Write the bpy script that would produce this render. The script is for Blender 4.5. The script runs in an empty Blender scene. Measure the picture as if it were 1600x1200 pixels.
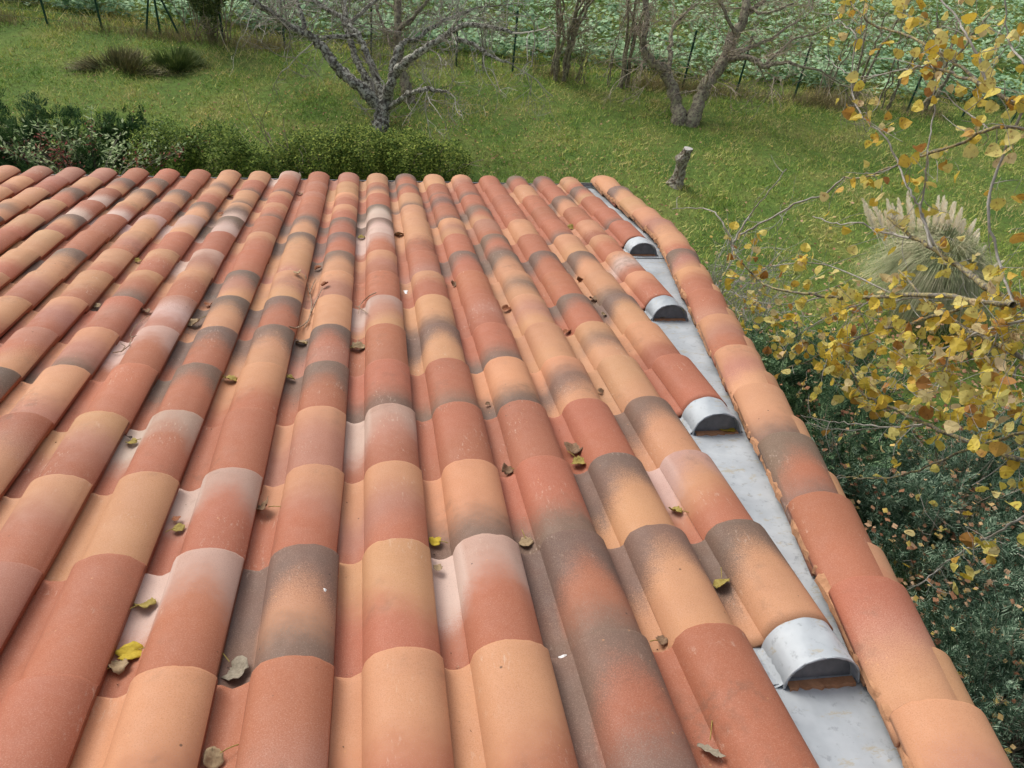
import bpy, math, random
import numpy as np
from mathutils import Matrix, Vector
R = math.radians
sc = bpy.context.scene
COL = sc.collection

# ------------------------------------------------------------------ camera
W = 0.22                       # width of one tile column in metres
L = 1.677                      # row depth in column widths
SLOPE = R(17.0)
Z0 = 4.21
RX = np.array([[1, 0, 0], [0, math.cos(SLOPE), math.sin(SLOPE)], [0, -math.sin(SLOPE), math.cos(SLOPE)]])  # roof frame -> world
F, CAX, CAY, CAZ = 1246.44, -0.0044937, 0.1846522, -0.0544305
CR = np.array([1.82152, -5.665084, 5.273525])          # camera in the roof's frame, column widths
def cam_axes():
    t = R(25) + CAX
    fwd = np.array([math.sin(CAY) * math.cos(t), math.cos(CAY) * math.cos(t), -math.sin(t)])
    rt = np.array([math.cos(CAY), -math.sin(CAY), 0])
    dn = np.cross(fwd, rt)
    r = math.cos(CAZ) * rt + math.sin(CAZ) * dn
    d = -math.sin(CAZ) * rt + math.cos(CAZ) * dn
    return r, d, fwd
ar, ad, af = cam_axes()
CW = RX @ (CR * W) + np.array([0, 0, Z0])
wr, wd, wf = RX @ ar, RX @ ad, RX @ af
cam = bpy.data.cameras.new('camera'); co = bpy.data.objects.new('camera', cam); COL.objects.link(co)
M = Matrix.Identity(4)
for i in range(3):
    M[i][0] = wr[i]; M[i][1] = -wd[i]; M[i][2] = -wf[i]; M[i][3] = CW[i]
co.matrix_world = M
cam.sensor_width = 36; cam.lens = F / 1600 * 36; cam.clip_end = 600; cam.clip_start = 0.05
sc.camera = co

# ------------------------------------------------------------------ light
SUN_EL, SUN_AZ = R(42), R(-35)       # azimuth measured from +Y (ahead) towards +X; light from ahead and left
w = bpy.data.worlds.new('World'); sc.world = w; w.use_nodes = True
nt = w.node_tree; bg = nt.nodes['Background']
sky = nt.nodes.new('ShaderNodeTexSky'); sky.sky_type = 'NISHITA'; sky.sun_disc = False
sky.sun_elevation = SUN_EL; sky.sun_rotation = SUN_AZ; sky.dust_density = 5.0; sky.air_density = 1.0; sky.ozone_density = 0.6
hs = nt.nodes.new('ShaderNodeHueSaturation'); hs.inputs['Saturation'].default_value = 0.45   # thin cloud over the blue
nt.links.new(sky.outputs[0], hs.inputs['Color']); nt.links.new(hs.outputs[0], bg.inputs[0]); bg.inputs[1].default_value = 0.15
sd = np.array([math.sin(SUN_AZ) * math.cos(SUN_EL), math.cos(SUN_AZ) * math.cos(SUN_EL), math.sin(SUN_EL)])
sl = bpy.data.lights.new('sun', 'SUN'); sl.energy = 1.1; sl.angle = R(30); sl.color = (1.0, 0.96, 0.9)
so = bpy.data.objects.new('sun', sl); COL.objects.link(so); so.rotation_euler = Vector(-sd).to_track_quat('-Z', 'Y').to_euler()
sc.view_settings.view_transform = 'Standard'; sc.view_settings.look = 'None'; sc.view_settings.gamma = 1
sc.view_settings.exposure = 0.15

rng = np.random.default_rng(11)
random.seed(5)

# ------------------------------------------------------------------ helpers
def ray(px, py):
    v = (px - 800) / F * wr + (py - 600) / F * wd + wf
    return v
def G(px, py, z=0.0):                 # a place on level ground
    v = ray(px, py); return CW + v * ((z - CW[2]) / v[2])
def D(px, py, d):                     # a place at a given depth
    return CW + ray(px, py) * d
def to_roof(p): return (RX.T @ (np.asarray(p) - np.array([0, 0, Z0]))) / W
def mesh(name, V, Fs, mat=None, parent=None, smooth=False, attrs=None, loc=None):
    """V (n,3); Fs list of int arrays (m,k); returns object"""
    me = bpy.data.meshes.new(name)
    V = np.asarray(V, dtype=np.float32)
    if isinstance(Fs, np.ndarray): Fs = [Fs]
    Fs = [np.asarray(f, dtype=np.int32) for f in Fs if len(f)]
    me.vertices.add(len(V)); me.vertices.foreach_set('co', V.ravel())
    li = np.concatenate([f.ravel() for f in Fs]); tot = np.concatenate([np.full(len(f), f.shape[1], np.int32) for f in Fs])
    st = np.concatenate([[0], np.cumsum(tot)[:-1]]).astype(np.int32)
    me.loops.add(len(li)); me.loops.foreach_set('vertex_index', li)
    me.polygons.add(len(tot)); me.polygons.foreach_set('loop_start', st); me.polygons.foreach_set('loop_total', tot)
    if attrs:
        for k, a in attrs.items():
            a = np.asarray(a, np.float32)
            if a.ndim == 1:
                t = me.attributes.new(k, 'FLOAT', 'POINT'); t.data.foreach_set('value', a)
            else:
                t = me.attributes.new(k, 'FLOAT_VECTOR', 'POINT'); t.data.foreach_set('vector', a.ravel())
    me.update(calc_edges=True); me.validate()
    me.polygons.foreach_set('use_smooth', np.full(len(me.polygons), bool(smooth)))
    if mat: me.materials.append(mat)
    o = bpy.data.objects.new(name, me); COL.objects.link(o)
    if parent: o.parent = parent
    if loc is not None: o.location = loc
    return o
def tag(o, label=None, cat=None, group=None, kind=None):
    if label: o['label'] = label
    if cat: o['category'] = cat
    if group: o['group'] = group
    if kind: o['kind'] = kind
    return o
def empty(name, loc=(0, 0, 0)):
    o = bpy.data.objects.new(name, None); COL.objects.link(o); o.location = loc; o.empty_display_size = 0.2
    return o
class MB:
    def __init__(s): s.v = []; s.q = []; s.t = []; s.n = 0
    def add(s, V, quads=None, tris=None):
        V = np.asarray(V, float)
        s.v.append(V)
        if quads is not None and len(quads): s.q.append(np.asarray(quads) + s.n)
        if tris is not None and len(tris): s.t.append(np.asarray(tris) + s.n)
        s.n += len(V)
    def tube(s, pts, rad, sides=6, cap=True, rough=0.0):
        pts = np.asarray(pts, float); n = len(pts); rad = np.broadcast_to(np.asarray(rad, float), (n,))
        T = np.gradient(pts, axis=0); T /= np.linalg.norm(T, axis=1)[:, None] + 1e-9
        a = np.array([0, 0, 1.0]) if abs(T[0][2]) < 0.9 else np.array([1.0, 0, 0])
        B = np.cross(T, a); B /= np.linalg.norm(B, axis=1)[:, None] + 1e-9
        C = np.cross(T, B)
        th = np.arange(sides) / sides * 2 * np.pi
        rr = rad[:, None] * (1 + (rng.normal(0, rough, (n, sides)) if rough else 0))
        V = pts[:, None, :] + rr[..., None] * (np.cos(th)[None, :, None] * B[:, None, :] + np.sin(th)[None, :, None] * C[:, None, :])
        i = np.arange(n - 1)[:, None] * sides; j = np.arange(sides)[None, :]; k = (j + 1) % sides
        q = np.stack([i + j, i + k, i + sides + k, i + sides + j], -1).reshape(-1, 4)
        V = V.reshape(-1, 3); tris = None
        if cap:
            V = np.vstack([V, pts[-1:] + T[-1:] * rad[-1] * 0.3]); m = len(V) - 1
            tris = np.array([[(n - 1) * sides + a_, (n - 1) * sides + (a_ + 1) % sides, m] for a_ in range(sides)])
        s.add(V, q, tris)
    def box(s, c, e, rot=None):
        V = np.array([[x, y, z] for x in (-1, 1) for y in (-1, 1) for z in (-1, 1)]) * np.asarray(e) / 2
        if rot is not None: V = V @ np.asarray(rot).T
        s.add(V + np.asarray(c), [[0, 1, 3, 2], [4, 6, 7, 5], [0, 4, 5, 1], [2, 3, 7, 6], [0, 2, 6, 4], [1, 5, 7, 3]])
    def build(s, name, mat, parent=None, smooth=False, origin=None):
        V = np.vstack(s.v)
        fs = []
        if s.q: fs.append(np.vstack(s.q))
        if s.t: fs.append(np.vstack(s.t))
        if origin is not None: V = V - np.asarray(origin)
        return mesh(name, V, fs, mat, parent, smooth, loc=None if (origin is None or parent) else origin)

# ------------------------------------------------------------------ materials
class NT:
    def __init__(s, name, rough=0.8, spec=0.3):
        s.m = bpy.data.materials.new(name); s.m.use_nodes = True; s.t = s.m.node_tree
        s.b = s.t.nodes['Principled BSDF']; s.b.inputs['Roughness'].default_value = rough
        s.b.inputs['Specular IOR Level'].default_value = spec
    def n(s, typ, **k):
        x = s.t.nodes.new(typ)
        for a, v in k.items(): setattr(x, a, v)
        return x
    def l(s, a, b): s.t.links.new(a, b)
    def put(s, sock, v):
        if isinstance(v, bpy.types.NodeSocket): s.l(v, sock)
        else: sock.default_value = v
    def noise(s, scale, detail=3, rough=0.55, vec=None, dim='3D'):
        x = s.n('ShaderNodeTexNoise'); x.inputs['Scale'].default_value = scale; x.inputs['Detail'].default_value = detail; x.inputs['Roughness'].default_value = rough
        s.put(x.inputs['Vector'], vec if vec is not None else s.pos())
        return x.outputs[0]
    def pos(s):
        if not hasattr(s, '_p'): s._p = s.n('ShaderNodeNewGeometry')
        return s._p.outputs['Position']
    def island(s): s.pos(); return s._p.outputs['Random Per Island']
    def attr(s, name, out='Fac'): x = s.n('ShaderNodeAttribute'); x.attribute_name = name; return x.outputs[out]
    def math(s, op, a, b=0.0, clamp=False):
        x = s.n('ShaderNodeMath', operation=op); x.use_clamp = clamp; s.put(x.inputs[0], a); s.put(x.inputs[1], b); return x.outputs[0]
    def smooth(s, x_, a, b, lo=0.0, hi=1.0):
        x = s.n('ShaderNodeMapRange', interpolation_type='SMOOTHSTEP'); s.put(x.inputs[0], x_)
        for i, v in enumerate((a, b, lo, hi)): s.put(x.inputs[i + 1], v)
        return x.outputs[0]
    def mix(s, f, a, b, mode='MIX'):
        x = s.n('ShaderNodeMix', data_type='RGBA', blend_type=mode); s.put(x.inputs[0], f)
        for sock, v in ((x.inputs[6], a), (x.inputs[7], b)):
            if not isinstance(v, bpy.types.NodeSocket): v = (*v, 1.0)[:4]
            s.put(sock, v)
        return x.outputs[2]
    def ramp(s, f, stops):
        x = s.n('ShaderNodeValToRGB'); s.put(x.inputs[0], f); e = x.color_ramp.elements
        while len(e) < len(stops): e.new(0.5)
        for el, (p, c) in zip(e, stops): el.position = p; el.color = (*c, 1)
        return x.outputs[0]
    def bump(s, h, dist, strength=1.0):
        x = s.n('ShaderNodeBump'); x.inputs['Distance'].default_value = dist; x.inputs['Strength'].default_value = strength; s.l(h, x.inputs['Height']); s.l(x.outputs[0], s.b.inputs['Normal'])
    def base(s, c): s.put(s.b.inputs['Base Color'], c if isinstance(c, bpy.types.NodeSocket) else (*c, 1)); return s.m

def tile_material():
    k = NT('terracotta', 0.66, 0.28)
    grain = k.noise(420, 3, 0.8); mid = k.noise(22, 4, 0.6); big = k.noise(6, 3)
    d = k.math('ADD', k.math('MULTIPLY', k.math('SUBTRACT', grain, 0.5), 0.75), k.math('MULTIPLY', k.math('SUBTRACT', mid, 0.5), 0.22))
    f1 = k.smooth(k.math('ADD', k.attr('front_edge'), d), -0.22, 0.22)
    f2 = k.smooth(k.math('ADD', k.attr('back_edge'), d), -0.22, 0.22)
    c = k.mix(f1, k.attr('front_col', 'Color'), k.attr('mid_col', 'Color'))
    c = k.mix(f2, c, k.attr('back_col', 'Color'))
    # mottling, coarse grain and the rubbed scratches of handling
    c = k.mix(k.smooth(big, 0.35, 0.7, 0.0, 0.16), c, (0.30, 0.115, 0.07))
    c = k.mix(k.smooth(grain, 0.50, 0.66, 0.0, 0.30), c, (0.58, 0.40, 0.30))
    c = k.mix(k.smooth(grain, 0.48, 0.34, 0.0, 0.30), c, (0.16, 0.075, 0.05))
    tx = k.n('ShaderNodeMapping'); tx.inputs['Scale'].default_value = (2.2, 0.6, 1.0); tx.inputs['Rotation'].default_value = (0, 0, 0.6); k.l(k.pos(), tx.inputs[0])
    scr = k.noise(60, 6, 0.75, tx.outputs[0]); spot = k.noise(5.5, 2)
    sm = k.math('MULTIPLY', k.smooth(scr, 0.55, 0.66), k.smooth(spot, 0.56, 0.66))
    c = k.mix(k.math('MULTIPLY', sm, 0.42), c, (0.62, 0.50, 0.40))
    vo = k.n('ShaderNodeTexVoronoi'); vo.inputs['Scale'].default_value = 14; k.l(k.pos(), vo.inputs['Vector'])
    sp = k.math('MULTIPLY', k.smooth(vo.outputs['Distance'], 0.05, 0.03), k.smooth(k.noise(9, 1), 0.5, 0.55))
    c = k.mix(k.math('MULTIPLY', sp, 0.75), c, (0.07, 0.045, 0.035))
    v2 = k.n('ShaderNodeTexVoronoi'); v2.inputs['Scale'].default_value = 26; k.l(k.pos(), v2.inputs['Vector'])
    sp = k.math('MULTIPLY', k.smooth(v2.outputs['Distance'], 0.075, 0.04), k.smooth(k.noise(7, 1), 0.52, 0.56))
    c = k.mix(k.math('MULTIPLY', sp, 0.5), c, (0.62, 0.33, 0.15))
    dirt = k.math('MULTIPLY', k.smooth(k.noise(3.2, 5, .7), .52, .72), k.smooth(k.noise(30, 4, .7), .42, .62))
    c = k.mix(k.math('MULTIPLY', dirt, .38), c, (0.13, 0.09, 0.065))
    k.base(c)
    k.put(k.b.inputs['Roughness'], k.smooth(mid, 0.3, 0.7, 0.58, 0.76))
    k.bump(k.math('ADD', k.math('MULTIPLY', grain, 0.35), mid), 0.0012, 0.5)
    return k.m
M_TILE = tile_material()
def simple(name, stops, scale=8, rough=0.85, island=False, bump=None, spec=0.25, detail=5, trans=0.0):
    k = NT(name, rough, spec)
    f = k.island() if island else k.noise(scale, detail, 0.65)
    if island and scale: f = k.math('ADD', k.math('MULTIPLY', f, 0.6), k.math('MULTIPLY', k.noise(scale, 3), 0.4))
    k.base(k.ramp(f, stops))
    if bump: k.bump(k.noise(bump[0], 5, 0.7), bump[1], 1.0)
    if trans:
        k.b.inputs['Transmission Weight'].default_value = 0
        tr = k.n('ShaderNodeBsdfTranslucent'); k.l(k.b.inputs['Base Color'].links[0].from_socket, tr.inputs[0])
        ms = k.n('ShaderNodeMixShader'); ms.inputs[0].default_value = trans
        k.l(k.b.outputs[0], ms.inputs[1]); k.l(tr.outputs[0], ms.inputs[2]); k.l(ms.outputs[0], k.t.nodes['Material Output'].inputs[0])
    return k.m
def zinc_material():
    k = NT('zinc', 0.45, 0.5)
    n1 = k.noise(3.0, 5, 0.65); n2 = k.noise(45, 4, 0.7)
    c = k.ramp(n1, [(0.3, (0.30, 0.335, 0.365)), (0.52, (0.43, 0.465, 0.495)), (0.72, (0.57, 0.605, 0.625))])
    tx = k.n('ShaderNodeMapping'); tx.inputs['Scale'].default_value = (1.0, 2.0, 1.0); k.l(k.pos(), tx.inputs[0])
    st = k.noise(14, 6, 0.75, tx.outputs[0])
    c = k.mix(k.math('MULTIPLY', k.smooth(st, 0.57, 0.64), 0.6), c, (0.40, 0.34, 0.22))
    c = k.mix(k.smooth(n2, 0.56, 0.70, 0, 0.6), c, (0.25, 0.27, 0.29))
    k.base(c); k.b.inputs['Metallic'].default_value = 0.25
    k.put(k.b.inputs['Roughness'], k.smooth(n1, 0.3, 0.7, 0.58, 0.78))
    k.bump(k.noise(4, 4), 0.02, 0.8)
    return k.m
M_ZINC = zinc_material()
M_ZDARK = simple('dull_lead', [(0.3, (0.16, 0.17, 0.18)), (0.7, (0.26, 0.27, 0.28))], 30, 0.6, spec=0.4)
M_MORTAR = simple('mortar', [(0.3, (0.34, 0.17, 0.09)), (0.7, (0.50, 0.27, 0.15))], 40, 0.95, bump=(60, 0.004))
M_WALL = simple('render', [(0.3, (0.55, 0.48, 0.38)), (0.7, (0.64, 0.57, 0.46))], 6, 0.95, bump=(80, 0.003))
M_WOOD = simple('batten', [(0.3, (0.10, 0.06, 0.04)), (0.7, (0.16, 0.10, 0.06))], 12)

# ------------------------------------------------------------------ the roof
roof = empty('tiled_roof')
roof.matrix_world = Matrix([[*(RX[i] * W), [0, 0, Z0][i]] for i in range(3)] + [[0, 0, 0, 1]])
tag(roof, 'low pitched roof of mottled red, sand and grey clay tiles with a zinc gutter strip', 'roof', kind='thing')

PU = np.array([-.71, -.66, -.62, -.58, -.53, -.48, -.425, -.378, -.378, -.366, -.348, -.312, -.262, -.20, -.13, -.05, .03, .11, .18, .24, .29, .33, .355, .368, .372, .372, .3725])
PZ = np.array([-.272, -.276, -.288, -.308, -.322, -.318, -.298, -.268, -.268, -.215, -.160, -.104, -.063, -.033, -.012, -.001, -.001, -.011, -.030, -.056, -.088, -.124, -.152, -.170, -.180, -.180, -.232])
PT = 0.05
RISE = 0.068
def prof(u): return np.interp(u, PU, PZ)
def surf_z(x, y):                  # top of the tile field above a place in the roof's frame
    c = math.floor(x + 0.63); u = x - c
    r = math.ceil(y / L - 1e-6); v = r - y / L
    return float(prof(u)) - RISE * v
def roof_hit(px, py, lift=0.0):
    a = to_roof(CW); b = to_roof(D(px, py, 1.0)) - a
    lo = (0.05 - a[2]) / b[2]
    t = lo
    for _ in range(400):
        p = a + b * t
        if p[2] <= surf_z(p[0], p[1]) + lift: break
        t += 0.006 / abs(b[2])
    return a + b * t

SAND = (0.510, 0.258, 0.136); RED = (0.375, 0.130, 0.072); GREY = (0.165, 0.108, 0.082); WHITE = (0.55, 0.40, 0.34); PINK = (0.40, 0.178, 0.122)
CO = {'s': SAND, 'r': RED, 'g': GREY, 'w': WHITE, 'p': PINK}
ROWS = {
 0: {-2: 'rrp', -1: 'rrp', 0: 'ssr', 1: 'rrp', 2: 'ssr', 3: 'ssr', 4: 'grg', 5: 'rrr'},
 1: {-3: 'ppr', -2: 'ppp', -1: 'rrr', 0: 'wrr', 1: 'gsg', 2: 'ssr', 3: 'wrr', 4: 'grg', 5: 'gss', 6: 'gss'},
 2: {-3: 'srs', -2: 'spr', -1: 'sss', 0: 'wrr', 1: 'spr', 2: 'spr', 3: 'ssg', 4: 'rrg', 5: 'gss', 6: 'wsr'},
 3: {-3: 'rps', -2: 'spr', -1: 'wrr', 0: 'rrr', 1: 'spp', 2: 'wpr', 3: 'rrr', 4: 'rrr', 5: 'rrr', 6: 'gss'},
 4: {-4: 'grr', -3: 'ssp', -2: 'rrr', -1: 'grr', 0: 'ssr', 1: 'grr', 2: 'rrg', 3: 'rrg', 4: 'ssg', 5: 'sgs', 6: 'sss', 7: 'rrr'},
 5: {-4: 'prs', -3: 'spg', -2: 'wrr', -1: 'grr', 0: 'gss', 1: 'grp', 2: 'rrr', 3: 'gss', 4: 'rrg', 5: 'sss', 6: 'sgs', 7: 'ssr'},
 6: {-5: 'ssr', -4: 'spr', -3: 'rpr', -2: 'pwp', -1: 'gss', 0: 'grr', 1: 'sss', 2: 'wps', 3: 'ssg', 4: 'rpr', 5: 'sps', 6: 'grr', 7: 'gss'},
 7: {-5: 'spr', -4: 'ssr', -3: 'srg', -2: 'srr', -1: 'gps', 0: 'sps', 1: 'spp', 2: 'rrr', 3: 'srr', 4: 'rrr', 5: 'sgs', 6: 'rrr', 7: 'ssg', 8: 'srr'},
 8: {-6: 'ssr', -5: 'gss', -4: 'ssr', -3: 'srr', -2: 'wps', -1: 'rrr', 0: 'ssp', 1: 'gss', 2: 'spr', 3: 'rrp', 4: 'grr', 5: 'gss', 6: 'grr', 7: 'gss', 8: 'swr'},
 9: {-7: 'rrr', -6: 'sss', -5: 'rrr', -4: 'spr', -3: 'rrr', -2: 'rrr', -1: 'srr', 0: 'gss', 1: 'grr', 2: 'wrr', 3: 'srr', 4: 'rrr', 5: 'grg', 6: 'rrr', 7: 'sss', 8: 'srr', 9: 'rrr'},
 10: {-7: 'ssr', -6: 'gsr', -5: 'rrr', -4: 'wss', -3: 'wws', -2: 'gww', -1: 'rrr', 0: 'gss', 1: 'grr', 2: 'gww', 3: 'sss', 4: 'sps', 5: 'ppr', 6: 'sss', 7: 'rrg', 8: 'ssr', 9: 'rrr'},
 11: {-8: 'sgs', -7: 'spr', -6: 'rrw', -5: 'srw', -4: 'prr', -3: 'gss', -2: 'sgw', -1: 'srg', 0: 'rrg', 1: 'srr', 2: 'gww', 3: 'sss', 4: 'rrg', 5: 'grs', 6: 'rrr', 7: 'rrr', 8: 'rrr', 9: 'rrg'},
 12: {-8: 'sss', -7: 'grr', -6: 'rrw', -5: 'gss', -4: 'gss', -3: 'srr', -2: 'ssg', -1: 'srr', 0: 'prr', 1: 'srr', 2: 'rrr', 3: 'ssg', 4: 'rgr', 5: 'rrg', 6: 'rrr', 7: 'rrr', 8: 'gss', 9: 'rrr'},
 13: {-10: 'sss', -9: 'ssr', -8: 'prr', -7: 'ssr', -6: 'grs', -5: 'grs', -4: 'rrr', -3: 'sgs', -2: 'rrg', -1: 'rrg', 0: 'prr', 1: 'sss', 2: 'rgs', 3: 'grr', 4: 'rrg', 5: 'rrg', 6: 'rrr', 7: 'sss', 8: 'rrr', 9: 'grs'},
 14: {-11: 'sps', -10: 'sss', -9: 'ppr', -8: 'ppp', -7: 'ppp', -6: 'rrr', -5: 'rrr', -4: 'rrr', -3: 'sss', -2: 'sss', -1: 'wpr', 0: 'rrr', 1: 'ppr', 2: 'sss', 3: 'grr', 4: 'sss', 5: 'spr', 6: 'rrr', 7: 'grr', 8: 'grr', 9: 'ssr'},
}
CHOICE = ['sss', 'ssr', 'rrr', 'srr', 'spr', 'gss', 'grr', 'rrg', 'wrr', 'ssg', 'spr', 'rrr', 'ssr']
def tile_arrays(code, seed, length=1.13, ends=None, us=None, zs=None, thick=PT, rise=RISE, back_narrow=0.06):
    g = np.random.default_rng(seed)
    us = PU if us is None else us; zs = PZ if zs is None else zs
    nv = 12
    vs = np.concatenate([[0.0, 0.006, 0.02], np.linspace(0.06, length, nv)])
    dz = np.concatenate([[-0.016, -0.004, 0.0], np.zeros(nv)])
    n, m = len(us), len(vs)
    U, V = np.meshgrid(us, vs, indexing='ij')
    sc_ = 1 - back_narrow * V
    X = U * np.where(U > -0.35, sc_, 1.0) ; Z = zs[:, None] - rise * V + dz[None, :]
    wob = g.normal(0, 0.0016, (n, 1)) + 0.003 * np.sin(V * 3 + g.uniform(0, 6))
    Z = Z + wob
    Y = -V * L
    chip = g.normal(0, .0035, n) - .012 * (g.uniform(0, 1, n) < .07); Y[:, :2] += chip[:, None]
    top = np.stack([X, Y, Z], -1).reshape(-1, 3)
    bot = top.copy(); 
    # offset the underside along the cross-section normal
    idx = np.arange(len(us)); du = us[np.minimum(idx + 1, len(us) - 1)] - us[np.maximum(idx - 1, 0)]; dzz = zs[np.minimum(idx + 1, len(us) - 1)] - zs[np.maximum(idx - 1, 0)]; nn = np.stack([-dzz, du], -1); nn /= np.linalg.norm(nn, axis=1)[:, None]
    offx = np.repeat(nn[:, 0], m) * thick; offz = np.repeat(nn[:, 1], m) * thick
    offx[-m * 2:] = thick * 0.6; offz[-m:] = 0.0; offz[-2 * m:-m] = thick
    bot[:, 0] -= offx; bot[:, 2] -= offz
    keep = np.nonzero(np.diff(us) > 1e-6)[0]          # a doubled point is a crease: no face across it
    i = keep[:, None] * m; j = np.arange(m - 1)[None, :]
    q = np.stack([i + j, i + m + j, i + m + j + 1, i + j + 1], -1).reshape(-1, 4)
    N = n * m
    qb = q[:, ::-1] + N
    a = keep * m
    front = np.stack([a, a + N, a + m + N, a + m], -1)
    back = np.stack([a + m - 1, a + 2 * m - 1, a + 2 * m - 1 + N, a + m - 1 + N], -1)
    b = np.arange(m - 1); e = (n - 1) * m
    left = np.stack([b, b + 1, b + 1 + N, b + N], -1); right = np.stack([e + b, e + b + N, e + b + 1 + N, e + b + 1], -1)
    Fq = np.vstack([q, qb, front, back, left, right])
    fl = {'g': 0.30, 'w': 0.26, 's': 0.34, 'r': 0.34, 'p': 0.32}[code[0]] + g.uniform(-.05, .07)
    dome = np.where(U < -0.38, 0.62, 0.16 + 2.0 * np.abs(U) ** 2.0) if code[0] in 'gw' else np.where(U < -0.38, 0.3, 0.12 + 0.5 * U ** 2)
    b1 = fl + dome - 0.18
    if code[0] == code[1]: b1 = b1 + 0.3
    b2 = 0.74 + g.uniform(-.05, .05) - 0.05 * (U < -0.38) if code[2] == 'g' else 0.62 + g.uniform(-.08, .08) - 0.4 * U * g.uniform(-1, 1)
    fe = (V - b1).reshape(-1); be = (V - b2).reshape(-1)
    jit = lambda c: np.clip(np.array(c) * (1 + g.normal(0, 0.06)) * (1 + g.normal(0, 0.025, 3)), 0.02, 0.9)
    c1, c2, c3 = (jit(CO[x]) for x in code)
    if code[0] == code[1]: c2 = c1 * 0.5 + c2 * 0.5
    if code[1] == code[2]: c3 = c2 * 0.6 + c3 * 0.4
    if code[0] == 'g': c1 = c1 * 0.96
    raw_shade = np.array([0.215, 0.070, 0.040]) * (1 + g.normal(0, .08))
    is_raw_shade = np.zeros((2, n, m), bool); is_raw_shade[1] = True; is_raw_shade[0, -2:] = True; is_raw_shade[0, :, 0] = True
    is_raw_shade = is_raw_shade.reshape(-1)
    at = {'front_edge': np.tile(fe, 2), 'back_edge': np.tile(be, 2), 'front_col': np.tile(c1, (2 * N, 1)), 'mid_col': np.tile(c2, (2 * N, 1)), 'back_col': np.tile(c3, (2 * N, 1))}
    if code[0] == 'w': at['front_col'][np.tile((U > -.30).reshape(-1), 2)] = c1 * np.array([.82, .72, .68])
    for kk in ('front_col', 'mid_col', 'back_col'): at[kk][is_raw_shade] = raw_shade
    # red clay body under the slip, its colour also darkened for seam shade
    return np.vstack([top, bot]), Fq, at
def px_of(p):
    d = np.asarray(p) @ np.eye(3) - CW
    z = d @ wf; return 800 + F * (d @ wr) / z, 600 + F * (d @ wd) / z, z
def first_row(c):                       # where a column ends, up the slope, along the slanting edge
    return -4 if c < 6 else {6: 1, 7: 4, 8: 7, 9: 10}[c]
tiles = []
for c in range(-15, 10):
    for r in range(first_row(c), 15):
        code = ROWS.get(r, {}).get(c) or CHOICE[int(rng.integers(len(CHOICE)))]
        ctr = np.array([c + rng.normal(0, .006), r * L + rng.normal(0, .012), rng.normal(0, .005)])
        area = 0
        for a_ in (-.5, -.3, 0, .2):
            for b_ in (.1, .3, .5, .7, .9):
                x_, y_, d_ = px_of(RX @ (np.array([c + a_, (r - b_) * L, -.05]) * W) + np.array([0, 0, Z0]))
                if d_ > 0 and 0 < x_ < 1600 and 0 < y_ < 1200: area += 1 / d_ ** 2 * (CR[2] * W / d_)
        tiles.append((area, c, r, code, ctr))
tiles.sort(key=lambda t: -t[0])
NV = []; NF = []; NA = {}; off = 0
for k, (area, c, r, code, ctr) in enumerate(tiles):
    V, Fq, at = tile_arrays(code, 1000 + c * 40 + r, length=1.13 if not (c >= 6 and r == first_row(c)) else 0.99)
    yaw = rng.normal(0, 0.0055); V = V.copy(); V[:, 0] += -V[:, 1] * yaw
    if k < 100:
        o = mesh('roof_tile', V, Fq, M_TILE, roof, True, at, loc=ctr)
    else:
        NV.append(V + ctr); NF.append(Fq + off); off += len(V)
        for a_, b_ in at.items(): NA.setdefault(a_, []).append(b_)
o = mesh('roof_tile', np.vstack(NV), np.vstack(NF), M_TILE, roof, True, {a_: np.concatenate(b_) for a_, b_ in NA.items()}); o['kind'] = 'stuff'

# verge: capping of overlapped barrel tiles, first slanting, then running straight to the eave
KX, KR, KS = 6.87, 9.4, 0.349
def verge_at(r):                         # apex line and direction at a row
    a, b, k2 = KR - 1.1, KR + 1.1, 0.035          # an easy bend between the slanting and the straight run
    if r <= a: x, sl_ = KX + r * KS, KS
    elif r >= b: x, sl_ = KX + a * KS + (KS + k2) / 2 * (b - a) + (r - b) * k2, k2
    else: t = (r - a) / (b - a); x, sl_ = KX + a * KS + (KS * t + (k2 - KS) * t * t / 2) * (b - a), KS + (k2 - KS) * t
    p = np.array([x, r * L]); d = np.array([sl_, L])
    return p, d / np.linalg.norm(d)
VU = np.concatenate([[-.42], -.42 * np.cos(np.linspace(0.12, np.pi - 0.12, 17)), [.42]])
VZ = np.concatenate([[-.27], -.25 + .26 * np.sin(np.linspace(0.12, np.pi - 0.12, 17)), [-.27]])
VCODES = ['sss', 'srs', 'ssp', 'rgs', 'rrr', 'grg', 'srg', 'ssg', 'rpr', 'prs', 'srp', 'grs', 'ssr', 'spr', 'sgs', 'gsp', 'sss', 'rss', 'srr']
VF = [-3.65, -2.68, -1.71, -.74, .24, 1.21, 2.13, 3.11, 4.08, 5.04, 6.0, 6.99, 7.95, 8.9, 9.86, 10.8, 11.75, 12.75, 13.8]
VCODES = ['srr', 'ssr', 'rrs', 'sps', 'rps', 'rrr', 'grg', 'ssg', 'sps', 'spr', 'rrp', 'srr', 'gps', 'ssr', 'pss', 'ssp', 'sss', 'gss', 'sss']
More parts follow.
